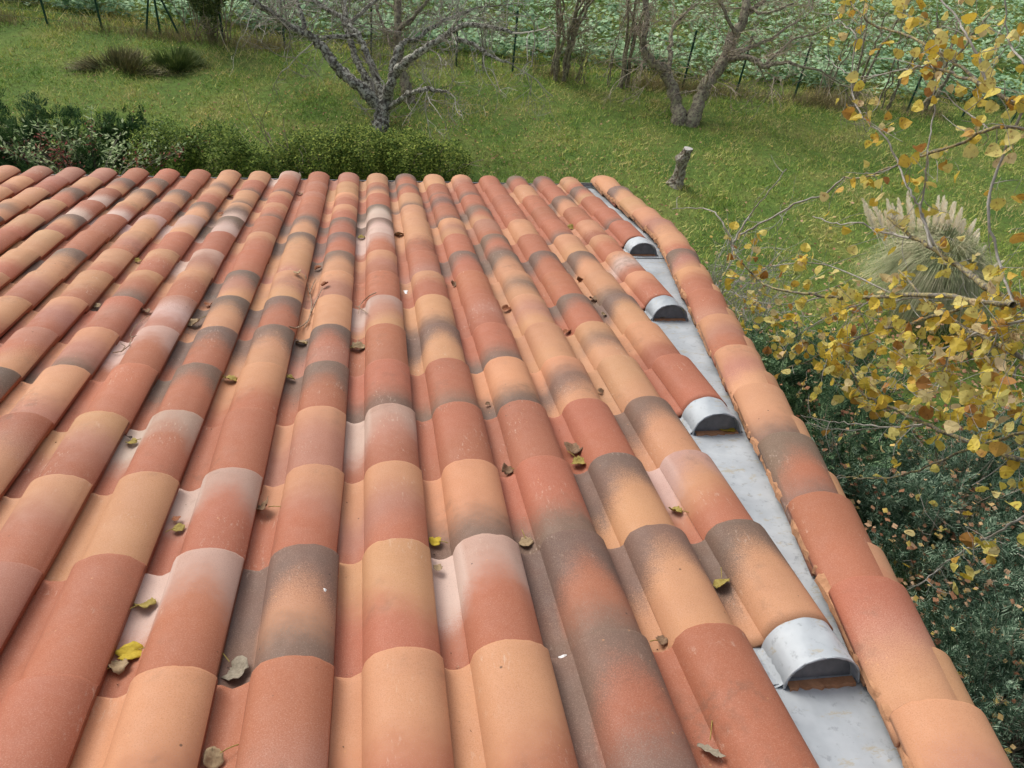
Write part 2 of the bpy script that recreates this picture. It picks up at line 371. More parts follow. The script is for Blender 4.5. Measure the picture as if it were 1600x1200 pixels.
for k, r in enumerate(VF):
    for layer in (0, 1):
        rr = r + (0.45 if layer else 0)
        p, d = verge_at(rr)
        us, zs = (VU, VZ) if not layer else (VU * 1.06, VZ * 1.0 - 0.09)
        V, Fq, at = tile_arrays(VCODES[k] if not layer else ['sss', 'srs', 'ssr'][k % 3], 77 + k + 100 * layer, us=us, zs=zs, thick=0.05, rise=0.095, back_narrow=0.17)
        c_, s_ = d[1], d[0]
        X = V[:, 0] * c_ + V[:, 1] * s_; Y = -V[:, 0] * s_ + V[:, 1] * c_
        V = np.stack([X, Y, V[:, 2]], -1)
        if layer: V[:, 0] += 0.05
        ja = rng.normal(0, 0.006, 2)
        o = mesh('under_tile' if layer else 'verge_tile', V, Fq, M_TILE, roof, True, at, loc=(p[0] + ja[0], p[1], 0.09 + ja[1]))
# ragged mortar bedding under the verge, on its gutter side
mb = MB()
rows = np.linspace(-4, 13.7, 330)
E0 = []
for i, r in enumerate(rows):
    p, d = verge_at(r); nrm = np.array([-d[1], d[0]])
    e = 0.418 + 0.014 * rng.normal() + 0.012 * math.sin(i * 0.5)
    a = p + nrm * 0.38; b = p + nrm * e
    E0.append([[a[0], a[1], -.14], [b[0], b[1], -.195 + .012 * rng.normal()], [b[0] - .004 , b[1], -.27 + .012 * rng.normal()], [a[0], a[1], -.29]])
E0 = np.array(E0); n = len(rows)
q = np.array([[i * 4 + j, i * 4 + (j + 1) % 4, (i + 1) * 4 + (j + 1) % 4, (i + 1) * 4 + j] for i in range(n - 1) for j in range(4)])
mesh('mortar_bed', E0.reshape(-1, 3), q, M_MORTAR, roof, False)

# zinc lining between tiles and verge, in lengths with lapped joints and an upstand at the eave
def zinc_z(x, y): return -.40
ml = MB()
breaks = [-4, -0.28, 5.62, 8.45, 14.02]
for a_, b_ in zip(breaks[:-1], breaks[1:]):
    rs = np.linspace(a_, b_ + 0.05, 14); P = []
    lift = 0.008 * (breaks.index(a_) % 2)
    for r in rs:
        p, d = verge_at(min(r, 14.0)); xl = p[0] - 1.75 - (0.9 if r > 9 else 0)
        for t in np.linspace(0, 1, 9):
            P.append([xl + (p[0] - .1 - xl) * t, r * L, -.425 + lift + 0.006 * math.sin(t * 7 + r * 3) + (0.012 if r == rs[0] else 0) - 0.06 * (t > .93)])
    i = np.arange(13)[:, None] * 9; j = np.arange(8)[None, :]
    ml.add(P, np.stack([i + j, i + j + 1, i + 9 + j + 1, i + 9 + j], -1).reshape(-1, 4))
ml.build('zinc_flashing', M_ZINC, roof, True)
me = MB(); me.box((-3.0, 14.05 * L, -.33), (26.5, .05, .07)); me.box((9.75, 14.08 * L, -.29), (1.1, .06, .10))
me.build('eave_trim', M_ZDARK, roof)
mb = MB()
th = np.linspace(math.pi, 2 * math.pi, 13)
for s in (0, 1):
    V = [[x, 14.12 * L + .30 + (.30 - .02 * s) * math.cos(t), -.42 + (.30 - .02 * s) * math.sin(t)] for x in (-16.5, 10.2) for t in th]
    mb.add(V, [[i, i + 1, i + 14, i + 13] for i in range(12)])
mb.build('gutter', M_ZINC, roof, True)
def prism(name, mat, poly, z0, z1, world=False):
    inv = roof.matrix_world.inverted(); n = len(poly)
    V = [(x, y, z) for z in (z0, z1) for x, y in poly]
    if world: V = [inv @ Vector(v) for v in V]
    me_ = bpy.data.meshes.new(name); me_.from_pydata([tuple(v) for v in V], [], [list(range(n))[::-1], list(range(n, 2 * n))] + [[i, (i + 1) % n, n + (i + 1) % n, n + i] for i in range(n)])
    me_.materials.append(mat); o = bpy.data.objects.new(name, me_); COL.objects.link(o); o.parent = roof; return o
EDGE = [(-16.2, -4 * L), (5.25, -4 * L), (KX + KR * KS, KR * L), (10.25, 14.0 * L), (-16.2, 14.0 * L)]
prism('roof_deck', M_WOOD, EDGE, -.75, -.45)
wz = lambda x, y: [float(v) for v in (RX @ np.array([x * W, y * W, 0]))[:2]]
prism('wall', M_WALL, [wz(-15, -4 * L), wz(4.7, -4 * L), wz(9.3, KR * L), wz(9.5, 12 * L), wz(-15, 12 * L)], 0, 2.62, True)

# zinc end hoods where each column stops
BZ = -.415
for c, r in ((6, -.02), (7, 2.96), (8, 5.92), (9, 8.88)):
    h = MB(); th = np.linspace(0.0, math.pi, 25)
    yf, yn = r * L + .02, (r - .29) * L
    hgt = lambda f_: .392 - .035 * f_
    for s, rad in ((0, 1.0), (1, .965)):
        V = []
        for k, y in enumerate(np.linspace(yf, yn, 7)):
            for t in th: V.append([c - .04 - .388 * rad * math.cos(t), y + 0.012 * math.sin(t * 3) * (k == 6), BZ + hgt(k / 6) * rad * math.sin(t) ** .85 + (0.004 * math.sin(9 * t + k))])
        h.add(V, [[k * 25 + i, k * 25 + i + 1, (k + 1) * 25 + i + 1, (k + 1) * 25 + i] for k in range(6) for i in range(24)])
    ho = h.build('metal_hood', M_ZINC, roof, True)
    h = MB(); pts = [[c - .04 - .384 * math.cos(t), yn, BZ + .353 * math.sin(t) ** .85] for t in th]
    h.tube(pts, 0.013, 6, rough=.3); h.build('rim', M_ZINC, ho, True)
    for side in (-1, 1):
        h = MB(); n = 14; V = []
        for i in range(n):
            y = yf - .02 + (yn + .04 - yf) * i / (n - 1); x0 = c - .04 + side * .378
            V += [[x0 + side * (.085 + .008 * rng.normal()), y, BZ - .004], [x0 + side * .04, y, BZ + .02 + .006 * rng.normal()], [x0, y, BZ + .07 + .012 * rng.normal()]]
        h.add(V, [[i * 3 + j, i * 3 + j + 1, i * 3 + j + 4, i * 3 + j + 3] for i in range(n - 1) for j in range(2)])
        h.build('flange', M_ZINC, ho, True)
    h = MB(); h.add([[c - .04 - .36 * math.cos(t), yn + .10 + .10 * math.sin(t), BZ + .325 * math.sin(t) ** .85] for t in th], None, [[0, i, i + 1] for i in range(1, 24)])
    h.build('end_plate', M_ZDARK, ho)
    h = MB(); n = 18; V = []
    for i in range(n):
        x = c - .38 + .69 * i / (n - 1); e = .012 * rng.normal()
        V += [[x, yn + .06, BZ + .03], [x, yn - .015 + e, BZ + .022], [x, yn - .025 + e, BZ - .012]]
    h.add(V, [[i * 3 + j, i * 3 + j + 1, i * 3 + j + 4, i * 3 + j + 3] for i in range(n - 1) for j in range(2)])
    h.build('tile_lip', M_MORTAR, ho)

# ------------------------------------------------------------------ leaves and twigs lying on the roof
def leaf_mesh(size, curl, seed, kind='round', petiole=0.6):
    g = np.random.default_rng(seed)
    n = 22; rings = (0.0, .35, .7, 1.0)
    V = []; a0 = np.arange(n) / n * 2 * np.pi
    if kind == 'oak': rad = 0.62 + .16 * np.cos(7 * a0 + 1) + .05 * g.normal(size=n)
    else: rad = 1 + .07 * g.normal(size=n) - .12 * np.cos(a0) ** 8 * (kind == 'round')
    for k, rr in enumerate(rings):
        for i in range(n):
            x = math.cos(a0[i]) * rr * rad[i] * (1.0 if kind != 'oak' else 1.55); y = math.sin(a0[i]) * rr * rad[i] * (.8 if kind != 'oak' else .62)
            z = curl * (y * y * 1.2 + .5 * x * x * math.sin(seed)) + .07 * g.normal() * rr + .05 * math.sin(5 * x + seed) + 0.10 * abs(y)
            V.append([x, y, z])
            if k == 0: break
    q = []; t = [[0, 1 + i, 1 + (i + 1) % n] for i in range(n)]
    for k in range(2):
        b = 1 + k * n
        q += [[b + i, b + n + i, b + n + (i + 1) % n, b + (i + 1) % n] for i in range(n)]
    V = np.array(V) * size / 2
    return V, q, t
def leaf_mat(name, c1, c2): return simple(name, [(0.35, c1), (0.65, c2)], 160, 0.7, bump=(400, .0006), detail=4, trans=0.15)
LM = {'yellow': leaf_mat('leaf_yellow', (0.50, 0.36, 0.03), (0.62, 0.47, 0.05)), 'tan': leaf_mat('leaf_tan', (0.33, 0.23, 0.13), (0.46, 0.34, 0.20)),
      'brown': leaf_mat('leaf_brown', (0.17, 0.10, 0.06), (0.30, 0.19, 0.11)), 'olive': leaf_mat('leaf_olive', (0.30, 0.22, 0.05), (0.42, 0.34, 0.10)),
      'grey': leaf_mat('leaf_grey', (0.26, 0.22, 0.16), (0.38, 0.33, 0.25)), 'rust': leaf_mat('leaf_rust', (0.28, 0.10, 0.05), (0.40, 0.17, 0.08)), 'dark': leaf_mat('leaf_dark', (0.035, 0.025, 0.02), (0.09, 0.06, 0.04))}
LEAVES = [
 (205, 1022, 42, 'yellow', .1, 'bright yellow oval leaf, the largest yellow one lying low on the left of the roof'),
 (184, 1042, 34, 'tan', .5, 'crumpled tan leaf tucked just below the bright yellow leaf'),
 (228, 946, 38, 'olive', .4, 'olive yellow leaf with a ragged rim in the whitish channel above the bright yellow leaf'),
 (368, 1050, 50, 'grey', .35, 'broad pale beige leaf bridging a channel, lower left of the roof'),
 (333, 1187, 38, 'tan', .4, 'tan leaf with a long yellow stalk at the lowest edge of the roof'),
 (410, 797, 32, 'brown', .9, 'brown leaf folded like a moth against the right side of a roll, left of centre'),
 (276, 812, 15, 'rust', .5, 'small rust red leaf fragment resting just above a yellowish leaf in a whitish channel'),
 (279, 827, 22, 'olive', .2, 'small yellowish leaf just under the rust red fragment in a whitish channel'),
 (206, 692, 19, 'olive', .4, 'small boat shaped yellow brown leaf in a white channel, next to a black scrap'),
 (202, 684, 9, 'dark', .6, 'black leaf scrap next to the boat shaped leaf in a white channel'),
 (680, 848, 22, 'yellow', .6, 'yellow green leaf standing against a roll just left of a whitish tile, centre bottom'),
 (684, 889, 17, 'tan', .6, 'small curled tan leaf in the whitish channel right under the yellow green leaf'),
 (822, 849, 24, 'tan', .15, 'flat sandy leaf chip at a channel joint left of a big grey tile'),
 (897, 702, 36, 'brown', .65, 'largest crumpled brown leaf, heaped over an olive leaf right of the centre'),
 (905, 724, 26, 'olive', .5, 'olive leaf caught under the largest crumpled brown leaf'),
 (793, 735, 22, 'brown', .6, 'brown half leaf jammed in a channel joint between two red rolls'),
 (1055, 800, 22, 'olive', .8, 'upright yellow brown curled leaf in the pale channel beside the zinc strip'),
 (1127, 914, 30, 'olive', .45, 'spotted olive brown leaf with a thin stalk above the lowest zinc hood'),
 (1033, 1003, 20, 'brown', .5, 'dark brown leaf plug in the channel joint left of the lowest red roll'),
 (1107, 1174, 46, 'grey', .25, 'long lobed grey oak leaf at the bottom edge of the roof'),
 (361, 594, 24, 'olive', .5, 'pale olive shell like leaf in a sandy channel, left middle of the roof'),
 (471, 537, 20, 'tan', .6, 'tan leaf sliver below the curled dry twig'),
 (454, 592, 15, 'olive', .6, 'tiny yellow tan leaf between a grey tile and a sandy roll, left of centre'),
 (559, 545, 24, 'tan', .7, 'tan curled leaf in the channel left of the long plain red tile'),
 (304, 507, 22, 'tan', .7, 'pointed tan leaf with a shadow under it above two grey banded tiles'),
 (326, 477, 15, 'rust', .6, 'small reddish leaf in a grey channel, upper left'),
 (151, 479, 14, 'tan', .4, 'small flat tan leaf in a channel near the left edge of the roof'),
 (216, 408, 12, 'olive', .4, 'small ochre leaf high on the left side of the roof'),
 (228, 487, 16, 'brown', .9, 'brown leaf clump at the upper end of the long thin left twig'),
 (709, 445, 14, 'brown', .9, 'brown curled leaf in the scuffed pinkish channel, upper middle'),
 (791, 484, 16, 'rust', .6, 'rust brown leaf in a channel right of two long red rolls'),
 (624, 368, 16, 'tan', .5, 'half round tan leaf in a channel joint below the hedge'),
 (886, 519, 14, 'rust', .7, 'small rust leaf at a channel joint left of a sandy roll, right middle'),
 (908, 438, 15, 'brown', 1.0, 'upper of two crumpled brown leaves beside the middle zinc hood'),
 (928, 468, 18, 'brown', 1.0, 'lower of two crumpled brown leaves beside the middle zinc hood'),
 (943, 492, 12, 'tan', .5, 'light tan chip under two crumpled brown leaves'),
 (892, 357, 14, 'olive', .5, 'yellow green leaf bit on the right, near the upper zinc hood'),
 (360, 307, 10, 'olive', .4, 'tiny olive leaf close to the eave, left of centre'),
 (345, 334, 9, 'rust', .4, 'tiny rust leaf one row under the tiny olive leaf near the eave'),
 (468, 303, 10, 'tan', .4, 'tiny tan leaf in a channel at the eave'),
 (565, 372, 12, 'olive', .5, 'little olive leaf in a whitish channel near the top of the roof'),
 (497, 420, 12, 'rust', .9, 'dark red dry leaf at the tip of the curled twig'),
 (466, 428, 14, 'tan', 1.0, 'curled papery leaf lying left of the curled twig'),
 (508, 446, 13, 'rust', 1.0, 'twisted dark red leaf pair to the right of the curled twig'),
 (762, 632, 9, 'brown', .8, 'tiny brown hook shaped leaf in a sandy grey channel at the centre'),
 (938, 612, 11, 'brown', .6, 'tiny speckled brown leaf between sandy rolls on the right'),
]
LOUT = []
for k, (px, py, s, kind, curl, lab) in enumerate(LEAVES):
    p = roof_hit(px, py, 0.035); d = px_of(RX @ (p * W) + np.array([0, 0, Z0]))[2]
    size = s * d / F
    V, q, t = leaf_mesh(size * 1.04, curl * .7, k + 3, 'oak' if 'oak' in lab else 'round')
    a = rng.uniform(0, 6.28); tl = Matrix.Rotation(a, 3, 'Z') if 'oak' not in lab else Matrix.Rotation(R(115), 3, 'Z')
    tl = Matrix.Rotation(rng.normal(0, .25), 3, 'X') @ Matrix.Rotation(rng.normal(0, .25), 3, 'Y') @ tl
    V = V @ np.array(tl).T @ RX.T
    m = MB(); m.add(V, q, t)
    wp = RX @ (p * W) + np.array([0, 0, Z0]) + RX @ np.array([0, 0, 0.001 + size * .06])
    o = m.build('fallen_leaf', LM[kind], None, True); o.location = wp
    so_ = o.modifiers.new('thickness', 'SOLIDIFY'); so_.thickness = 0.0006
    tag(o, lab, 'leaf', 'dry leaves lying on the roof')
    if s > 18:
        ang = rng.uniform(0, 6.28); dv = np.array([math.cos(ang), math.sin(ang), .25]); dv = RX @ dv
        ms = MB(); ms.tube([dv * size * f_ + RX @ np.array([0, 0, .1 * size * math.sin(f_ * 3)]) for f_ in (.3, .6, .85, 1.05)], .0011, 5)
        st_ = ms.build('stalk', LM['olive'], o, True)
for (px, py, s, kind, c, dy, lab) in ((1137, 670, 28, 'yellow', 7, 0, 'yellow leaf lying in the mouth of the second lowest zinc hood'), (1058, 491, 24, 'yellow', 8, 0, 'yellow leaf at the right corner of the middle zinc hood'),
        (1034, 495, 16, 'tan', 8, 0, 'tan leaf at the left corner of the middle zinc hood'), (1013, 392, 16, 'olive', 9, 0, 'ochre leaf in front of the uppermost zinc hood')):
    a = to_roof(CW); b = to_roof(D(px, py, 1.0)) - a; tt = (-.39 - a[2]) / b[2]; p = a + b * tt
    wp = RX @ (p * W) + np.array([0, 0, Z0]); size = s * px_of(wp)[2] / F
    V, q, t = leaf_mesh(size * 1.15, .15, int(px)); V = V @ np.array(Matrix.Rotation(px, 3, 'Z')).T @ RX.T
    m = MB(); m.add(V, q, t); o = m.build('fallen_leaf', LM[kind], None, True); o.location = wp
    so_ = o.modifiers.new('thickness', 'SOLIDIFY'); so_.thickness = 0.0006
    tag(o, lab, 'leaf', 'dry leaves lying on the roof')
M_TWIG = simple('dry_twig', [(0.3, (0.22, 0.15, 0.10)), (0.7, (0.42, 0.32, 0.23))], 120, .85)
def roof_twig(paths, lab, rad):
    root = None
    for k, P in enumerate(paths):
        pts = []
        for x, y in P:
            p = roof_hit(x, y, 0.05 + (0.02 if k else 0)); pts.append(RX @ (p * W) + np.array([0, 0, Z0]))
        pts = np.array(pts)
        if k == 0: org = pts[0]
        tt = np.linspace(0, len(pts) - 1, len(pts) * 4); fine = np.stack([np.interp(tt, np.arange(len(pts)), pts[:, i]) for i in range(3)], -1)
        m = MB(); m.tube(fine - org, np.linspace(rad, rad * .45, len(fine)), 6, rough=.15)
        o = m.build('dry_twig' if k == 0 else 'side_shoot', M_TWIG, root, True)
        if k == 0: root = o; o.location = org; tag(o, lab, 'twig')
roof_twig([[(453, 511), (462, 513), (473, 509), (482, 500), (486, 488), (487, 472), (484, 458), (480, 444), (477, 430), (481, 437)], [(486, 488), (493, 472), (500, 458), (504, 449)], [(484, 458), (490, 442), (494, 436)], [(482, 500), (476, 512)]],
          'thick curled dry twig with side shoots lying across a roll left of centre', .0035)
roof_twig([[(588, 457), (577, 462), (567, 471), (560, 480), (555, 478)], [(560, 480), (568, 485), (575, 490)], [(566, 472), (562, 478), (560, 490)]],
          'short forked dry twig on the pinkish white tile near the centre', .0026)
roof_twig([[(176, 551), (190, 549), (202, 540), (206, 527), (203, 524), (212, 508), (222, 500), (234, 491)], [(206, 527), (214, 524)], [(190, 549), (196, 541), (188, 536)]],
          'long thin wavy dry twig in a whitish channel, left side of the roof', .0024)
roof_twig([[(556, 543), (558, 534), (560, 528)], ], 'tiny dark twig standing on the curled tan leaf', .0018)
m = MB(); GV = []
for i in range(520):
    c = random.randint(-4, 8); r = random.uniform(first_row(c) if c > 5 else -1, 14)
    if random.random() < .6: r = round(r) + abs(random.gauss(0, .05)) + .015
    u_ = random.gauss(-.51, .04) if random.random() < .8 else random.uniform(-.3, .3)
    x, y = c + u_, r * L
    if x > 9: continue
    e = random.uniform(.006, .026) * (1 if u_ < -.38 else .5); q_ = np.array([x, y, surf_z(x, y) + e * .3])
    V = rng.normal(0, 1, (4, 3)) * [1, 1, .4]; V = V / np.linalg.norm(V, axis=1)[:, None] * e * .5 + q_
    m.add(V @ RX.T * W + [0, 0, Z0], None, [[0, 1, 2], [0, 2, 3], [0, 3, 1], [1, 3, 2]])
tag(m.build('grit', simple('grit', [(.1, (.03, .02, .015)), (.5, (.12, .07, .045)), (.9, (.38, .26, .16))], 0, .9, island=True), None), 'grit, seeds and leaf crumbs washed into the tile channels', 'grit', kind='stuff')
M_DROP = simple('droppings', [(0.3, (0.8, 0.8, 0.78)), (0.7, (0.9, 0.9, 0.9))], 50, .5)
def splat(px, py, s, name, lab, cat, stretch=1.0):
    p = roof_hit(px, py, 0.0) ; org = RX @ (p * W) + np.array([0, 0, Z0]); size = s * px_of(org)[2] / F / W
    m = MB(); n = 18; V = []
    for ring, hh in ((1.0, .002), (.6, .014), (0, .018)):
        for i in range(n):
            a = i / n * 6.283; r_ = size * .5 * ring * (1 + .15 * math.sin(3 * a) + .1 * math.sin(5 * a + 1))
            x = p[0] + r_ * math.cos(a); y = p[1] + r_ * math.sin(a) * stretch
            if math.sin(a) < -.8 and ring == 1.0: y -= size * .55
            V.append(RX @ (np.array([x, y, surf_z(x, y) + hh]) * W) + np.array([0, 0, Z0]) - org)
    m.add(V, [[k * n + i, k * n + (i + 1) % n, (k + 1) * n + (i + 1) % n, (k + 1) * n + i] for k in range(2) for i in range(n)])
    o = m.build(name, M_DROP, None, True); o.location = org; tag(o, lab, cat)
splat(879, 1027, 12, 'bird_dropping', 'white bird dropping in the grey channel, bottom right of centre', 'dropping', .7)
splat(508, 923, 6, 'bird_dropping', 'pinhead white speck on the grey fronted tile, left of centre', 'dropping')
splat(634, 456, 6, 'white_scrap', 'narrow white scrap in a channel above the centre of the roof', 'scrap', 2.2)
#BACK
# ------------------------------------------------------------------ ground, lawn and field
def V3(p): return np.asarray(p, float)
FP = [(75, 37), (163, 42), (252, 54), (350, 65), (445, 76), (714, 107), (803, 118), (889, 126), (1065, 138), (1151, 149), (1239, 156), (1411, 170), (1499, 180), (1580, 191)]
FG = np.array([G(x, y)[:2] for x, y in FP])
fa = np.polyfit(FG[:, 0], FG[:, 1], 1)          # the fence stands on one straight line
def fence_y(x): return fa[0] * x + fa[1]
def ground_material():
    k = NT('lawn_soil', 0.95, 0.1)
    n1 = k.noise(0.8, 5, 0.6); n2 = k.noise(9, 6, 0.7)
    c = k.ramp(n1, [(0.3, (0.07, 0.14, 0.03)), (0.5, (0.13, 0.20, 0.045)), (0.7, (0.22, 0.24, 0.07))])
    c = k.mix(k.smooth(n2, 0.45, 0.7, 0, 0.6), c, (0.06, 0.045, 0.022))
    k.base(c); k.bump(n2, 0.05, 0.8); return k.m
M_GROUND = ground_material()
mesh('ground', [[-400, -60, 0], [400, -60, 0], [400, 600, 0], [-400, 600, 0]], np.array([[0, 1, 2, 3]]), M_GROUND)['kind'] = 'structure'
def blade_mat(name, stops, patch, tr=0.25):
    k = NT(name, 0.75, 0.2)
    n = k.noise(patch, 4, 0.6); n2 = k.noise(patch * 6, 3, 0.6); f = k.math('ADD', k.math('MULTIPLY', k.island(), 0.35), k.math('SUBTRACT', k.math('ADD', k.math('MULTIPLY', n, 1.3), k.math('MULTIPLY', n2, 0.95)), 0.80))
    k.base(k.ramp(f, stops))
    return k.m
M_GRASS = blade_mat('grass', [(0.08, (0.09, 0.20, 0.035)), (0.24, (0.21, 0.38, 0.07)), (0.40, (0.42, 0.53, 0.11)), (0.56, (0.68, 0.64, 0.21)), (0.86, (0.74, 0.58, 0.30))], 0.7)
def blades(x, y, h, wd, lean, zz=None):
    n = len(x); a = rng.uniform(0, 2 * np.pi, n); b = rng.uniform(0, 2 * np.pi, n)
    z0 = np.zeros(n) if zz is None else zz
    l = h * rng.uniform(0, lean, n)
    p0 = np.stack([x - np.cos(a) * wd, y - np.sin(a) * wd, z0], -1); p1 = np.stack([x + np.cos(a) * wd, y + np.sin(a) * wd, z0], -1)
    p2 = np.stack([x + np.cos(b) * l, y + np.sin(b) * l, z0 + h], -1)
    return np.stack([p0, p1, p2], 1).reshape(-1, 3), np.arange(3 * n).reshape(-1, 3)
def wave(x, y, s, seed):
    g = np.random.default_rng(seed); o = 0
    for i in range(6):
        a = g.uniform(0, 6.28); f_ = s * g.uniform(.6, 1.8); o = o + np.sin((x * math.cos(a) + y * math.sin(a)) * f_ + g.uniform(0, 6.28))
    return o / 6
n = 430000
x = rng.uniform(-13, 17, n); y = 5.2 + rng.uniform(0, 1, n) ** .9 * 17
ok = (y < fence_y(x) + 1.2) & (rng.uniform(0, 1, n) < 0.75 + .9 * wave(x, y, 3.0, 4) + .3 * wave(x, y, 11, 6))
x, y = x[ok], y[ok]; h = 0.028 + 0.045 * rng.uniform(0, 1, len(x)) * (1 + 1.2 * np.clip(wave(x, y, 4, 5), -1, 1)) * (1 + 1.3 * np.clip(wave(x, y, 2.1, 31) * 3 - .9, 0, 1))
V, T = blades(x, y, h, 0.0035 + .004 * rng.uniform(0, 1, len(x)), 1.6)
tag(mesh('grass', V, T, M_GRASS), 'mown yellow green lawn of the garden below the roof', 'grass', kind='stuff')
# rank dry grass at the foot of the fence
M_DRY = blade_mat('dry_grass', [(0.1, (0.13, 0.16, 0.05)), (0.4, (0.28, 0.24, 0.12)), (0.7, (0.42, 0.34, 0.20)), (0.95, (0.24, 0.31, 0.09))], 1.2)
n = 26000; x = rng.uniform(-14, 20, n); y = fence_y(x) + rng.normal(0, .16, n) - .03
ok = rng.uniform(0, 1, n) < np.clip(.35 + 1.2 * wave(x, y * .2, 2.2, 9), 0.03, 1); x, y = x[ok], y[ok]
h = rng.uniform(.08, .30, len(x)) * (1 + .8 * np.clip(wave(x, x, 1.5, 12), -.6, 1))
V, T = blades(x, y, h, .005, 1.1)
tag(mesh('dry_grass', V, T, M_DRY), 'brown rank grass left standing along the foot of the wire fence', 'grass', kind='stuff')
# the leafy crop beyond the fence
M_CROP = blade_mat('crop_leaf', [(0.05, (0.13, 0.24, 0.12)), (0.35, (0.24, 0.40, 0.21)), (0.6, (0.33, 0.50, 0.27)), (0.8, (0.42, 0.56, 0.34)), (0.97, (0.58, 0.62, 0.38))], 0.9)  # leaf greens made paler, distance haze put into their colour
def leafcloud(P, size, up=0.5, aspect=.6):
    """one four-cornered leaf per point, tilted at random"""
    n = len(P); a = rng.uniform(0, 2 * np.pi, n); e = rng.uniform(-.3, 1.2, n) * (1 - up) + up * rng.uniform(-.35, .6, n)
    d = np.stack([np.cos(a) * np.cos(e), np.sin(a) * np.cos(e), np.sin(e)], -1)
    s = np.stack([-np.sin(a), np.cos(a), rng.normal(0, .35, n)], -1); s /= np.linalg.norm(s, axis=1)[:, None]
    size = np.broadcast_to(size, (n,))[:, None]
    nrm = np.cross(d, s)
    m_ = P + d * size * .5 - nrm * size * .06
    return np.stack([P, m_ + s * size * .5 * aspect, P + d * size, m_ - s * size * .5 * aspect], 1).reshape(-1, 3), np.arange(4 * n).reshape(-1, 4)
n = 210000
r_ = rng.uniform(0, 1, n) ** 1.6; x = rng.uniform(-1, 1, n) * (17 + 34 * r_) + 3; y = fence_y(x) + 0.75 + r_ * 45
ok = rng.uniform(0, 1, n) < .55 + 1.0 * wave(x, y, 3.4, 22) + .5 * np.sin((x * .35 + y) * 9.0)
x, y = x[ok], y[ok]; z = rng.uniform(0.02, .34, len(x)) * (1 + .5 * wave(x, y, 3.4, 22))
V, Q = leafcloud(np.stack([x, y, z], -1), rng.uniform(.06, .16, len(x)) * (1 + .012 * (y - 15)), .7, .75)
tag(mesh('field_crop', V, Q, M_CROP), 'bluish green leafy field crop filling the land beyond the wire fence', 'crop', kind='stuff')
n = 60000; x = rng.uniform(-40, 45, n); y = fence_y(x) + 0.2 + rng.uniform(0, 1, n) ** 1.3 * 22
V, T = blades(x, y, rng.uniform(.06, .2, n), .012, 1.5)
tag(mesh('field_weeds', V, T, M_GRASS), 'short green weeds between the crop plants and the wire fence', 'weeds', kind='stuff')
# fallen leaves under the trees and by the junipers
M_LITTER = simple('litter', [(0.1, (0.16, 0.07, 0.035)), (0.4, (0.34, 0.17, 0.09)), (0.7, (0.50, 0.33, 0.20)), (0.95, (0.62, 0.45, 0.12))], 0, 0.8, island=True)
def litter(cx, cy, sx, sy, n, size, name, lab, z=.045):
    x = rng.normal(cx, sx, n); y = rng.normal(cy, sy, n)
    V, Q = leafcloud(np.stack([x, y, rng.uniform(.0, z * 2, n)], -1), rng.uniform(.6, 1.2, n) * size, .97, .9)
    tag(mesh(name, V, Q, M_LITTER), lab, 'leaves', kind='stuff')
g_ = G(600, 190); litter(g_[0], g_[1] - .6, 2.4, 1.3, 1500, .035, 'fallen_leaves', 'fallen leaves strewn in the grass under the lichen covered fruit tree')
n = 900; x = rng.uniform(-11, 14, n); y = 8 + rng.uniform(0, 1, n) * 11; ok = (y < fence_y(x) - .3) & (wave(x, y, 1.4, 41) > -.1); x, y = x[ok], y[ok]
V, Q = leafcloud(np.stack([x, y, rng.uniform(.02, .06, len(x))], -1), rng.uniform(.02, .05, len(x)), .97, .85)
tag(mesh('fallen_leaves', V, Q, M_LITTER), 'single dry leaves dotted about the open lawn', 'leaves', kind='stuff')
# ------------------------------------------------------------------ wire fence
M_GREEN = simple('green_paint', [(0.3, (0.012, 0.05, 0.035)), (0.7, (0.02, 0.075, 0.05))], 20, .5)
u = np.array([1, fa[0]]); u /= np.linalg.norm(u)
fx = sorted([p[0] for p in FG] + [FG[:, 0].min() - 2.0, FG[:, 0].min() - 4, FG[:, 0].max() + 1.6, (FG[4][0] + FG[5][0]) / 2, (FG[7][0] + FG[8][0]) / 2])
fence = empty('wire_fence', (fx[0], fence_y(fx[0]), 0)); tag(fence, 'green wire fence on thin metal posts between the lawn and the crop field', 'fence')
fo = np.array([fx[0], fence_y(fx[0]), 0])
H = 1.05
for xx in fx:
    m = MB(); b = np.array([xx, fence_y(xx), 0]) - fo; lean = rng.normal(0, .02, 2)
    m.tube([b + [0, 0, -.05], b + [lean[0] * .5, lean[1] * .5, H * .5], b + [lean[0], lean[1], H + .06]], .021, 6); m.build('post', M_GREEN, fence)
sx = G(252, 54); 
for ex_ in (229, 281):
    e = G(ex_, 53 if ex_ < 250 else 61); m = MB(); e = np.array([e[0], fence_y(e[0]), 0])
    m.tube([np.array([sx[0], fence_y(sx[0]), H]) - fo, e - fo], .02, 6); m.build('brace', M_GREEN, fence)
m = MB(); X0, X1 = fx[0], fx[-1]; ln = (X1 - X0)
for z in np.linspace(.08, H, 8):
    pts = [[xx - fo[0], fence_y(xx) - fo[1], z + .01 * math.sin(xx * 2)] for xx in np.linspace(X0, X1, 40)]; m.tube(pts, .0022, 3, cap=False)
xx = X0
while xx < X1:
    m.tube([[xx - fo[0], fence_y(xx) - fo[1], .05], [xx - fo[0], fence_y(xx) - fo[1], H]], .0016, 3, cap=False); xx += .15
m.build('wire_mesh', M_GREEN, fence)

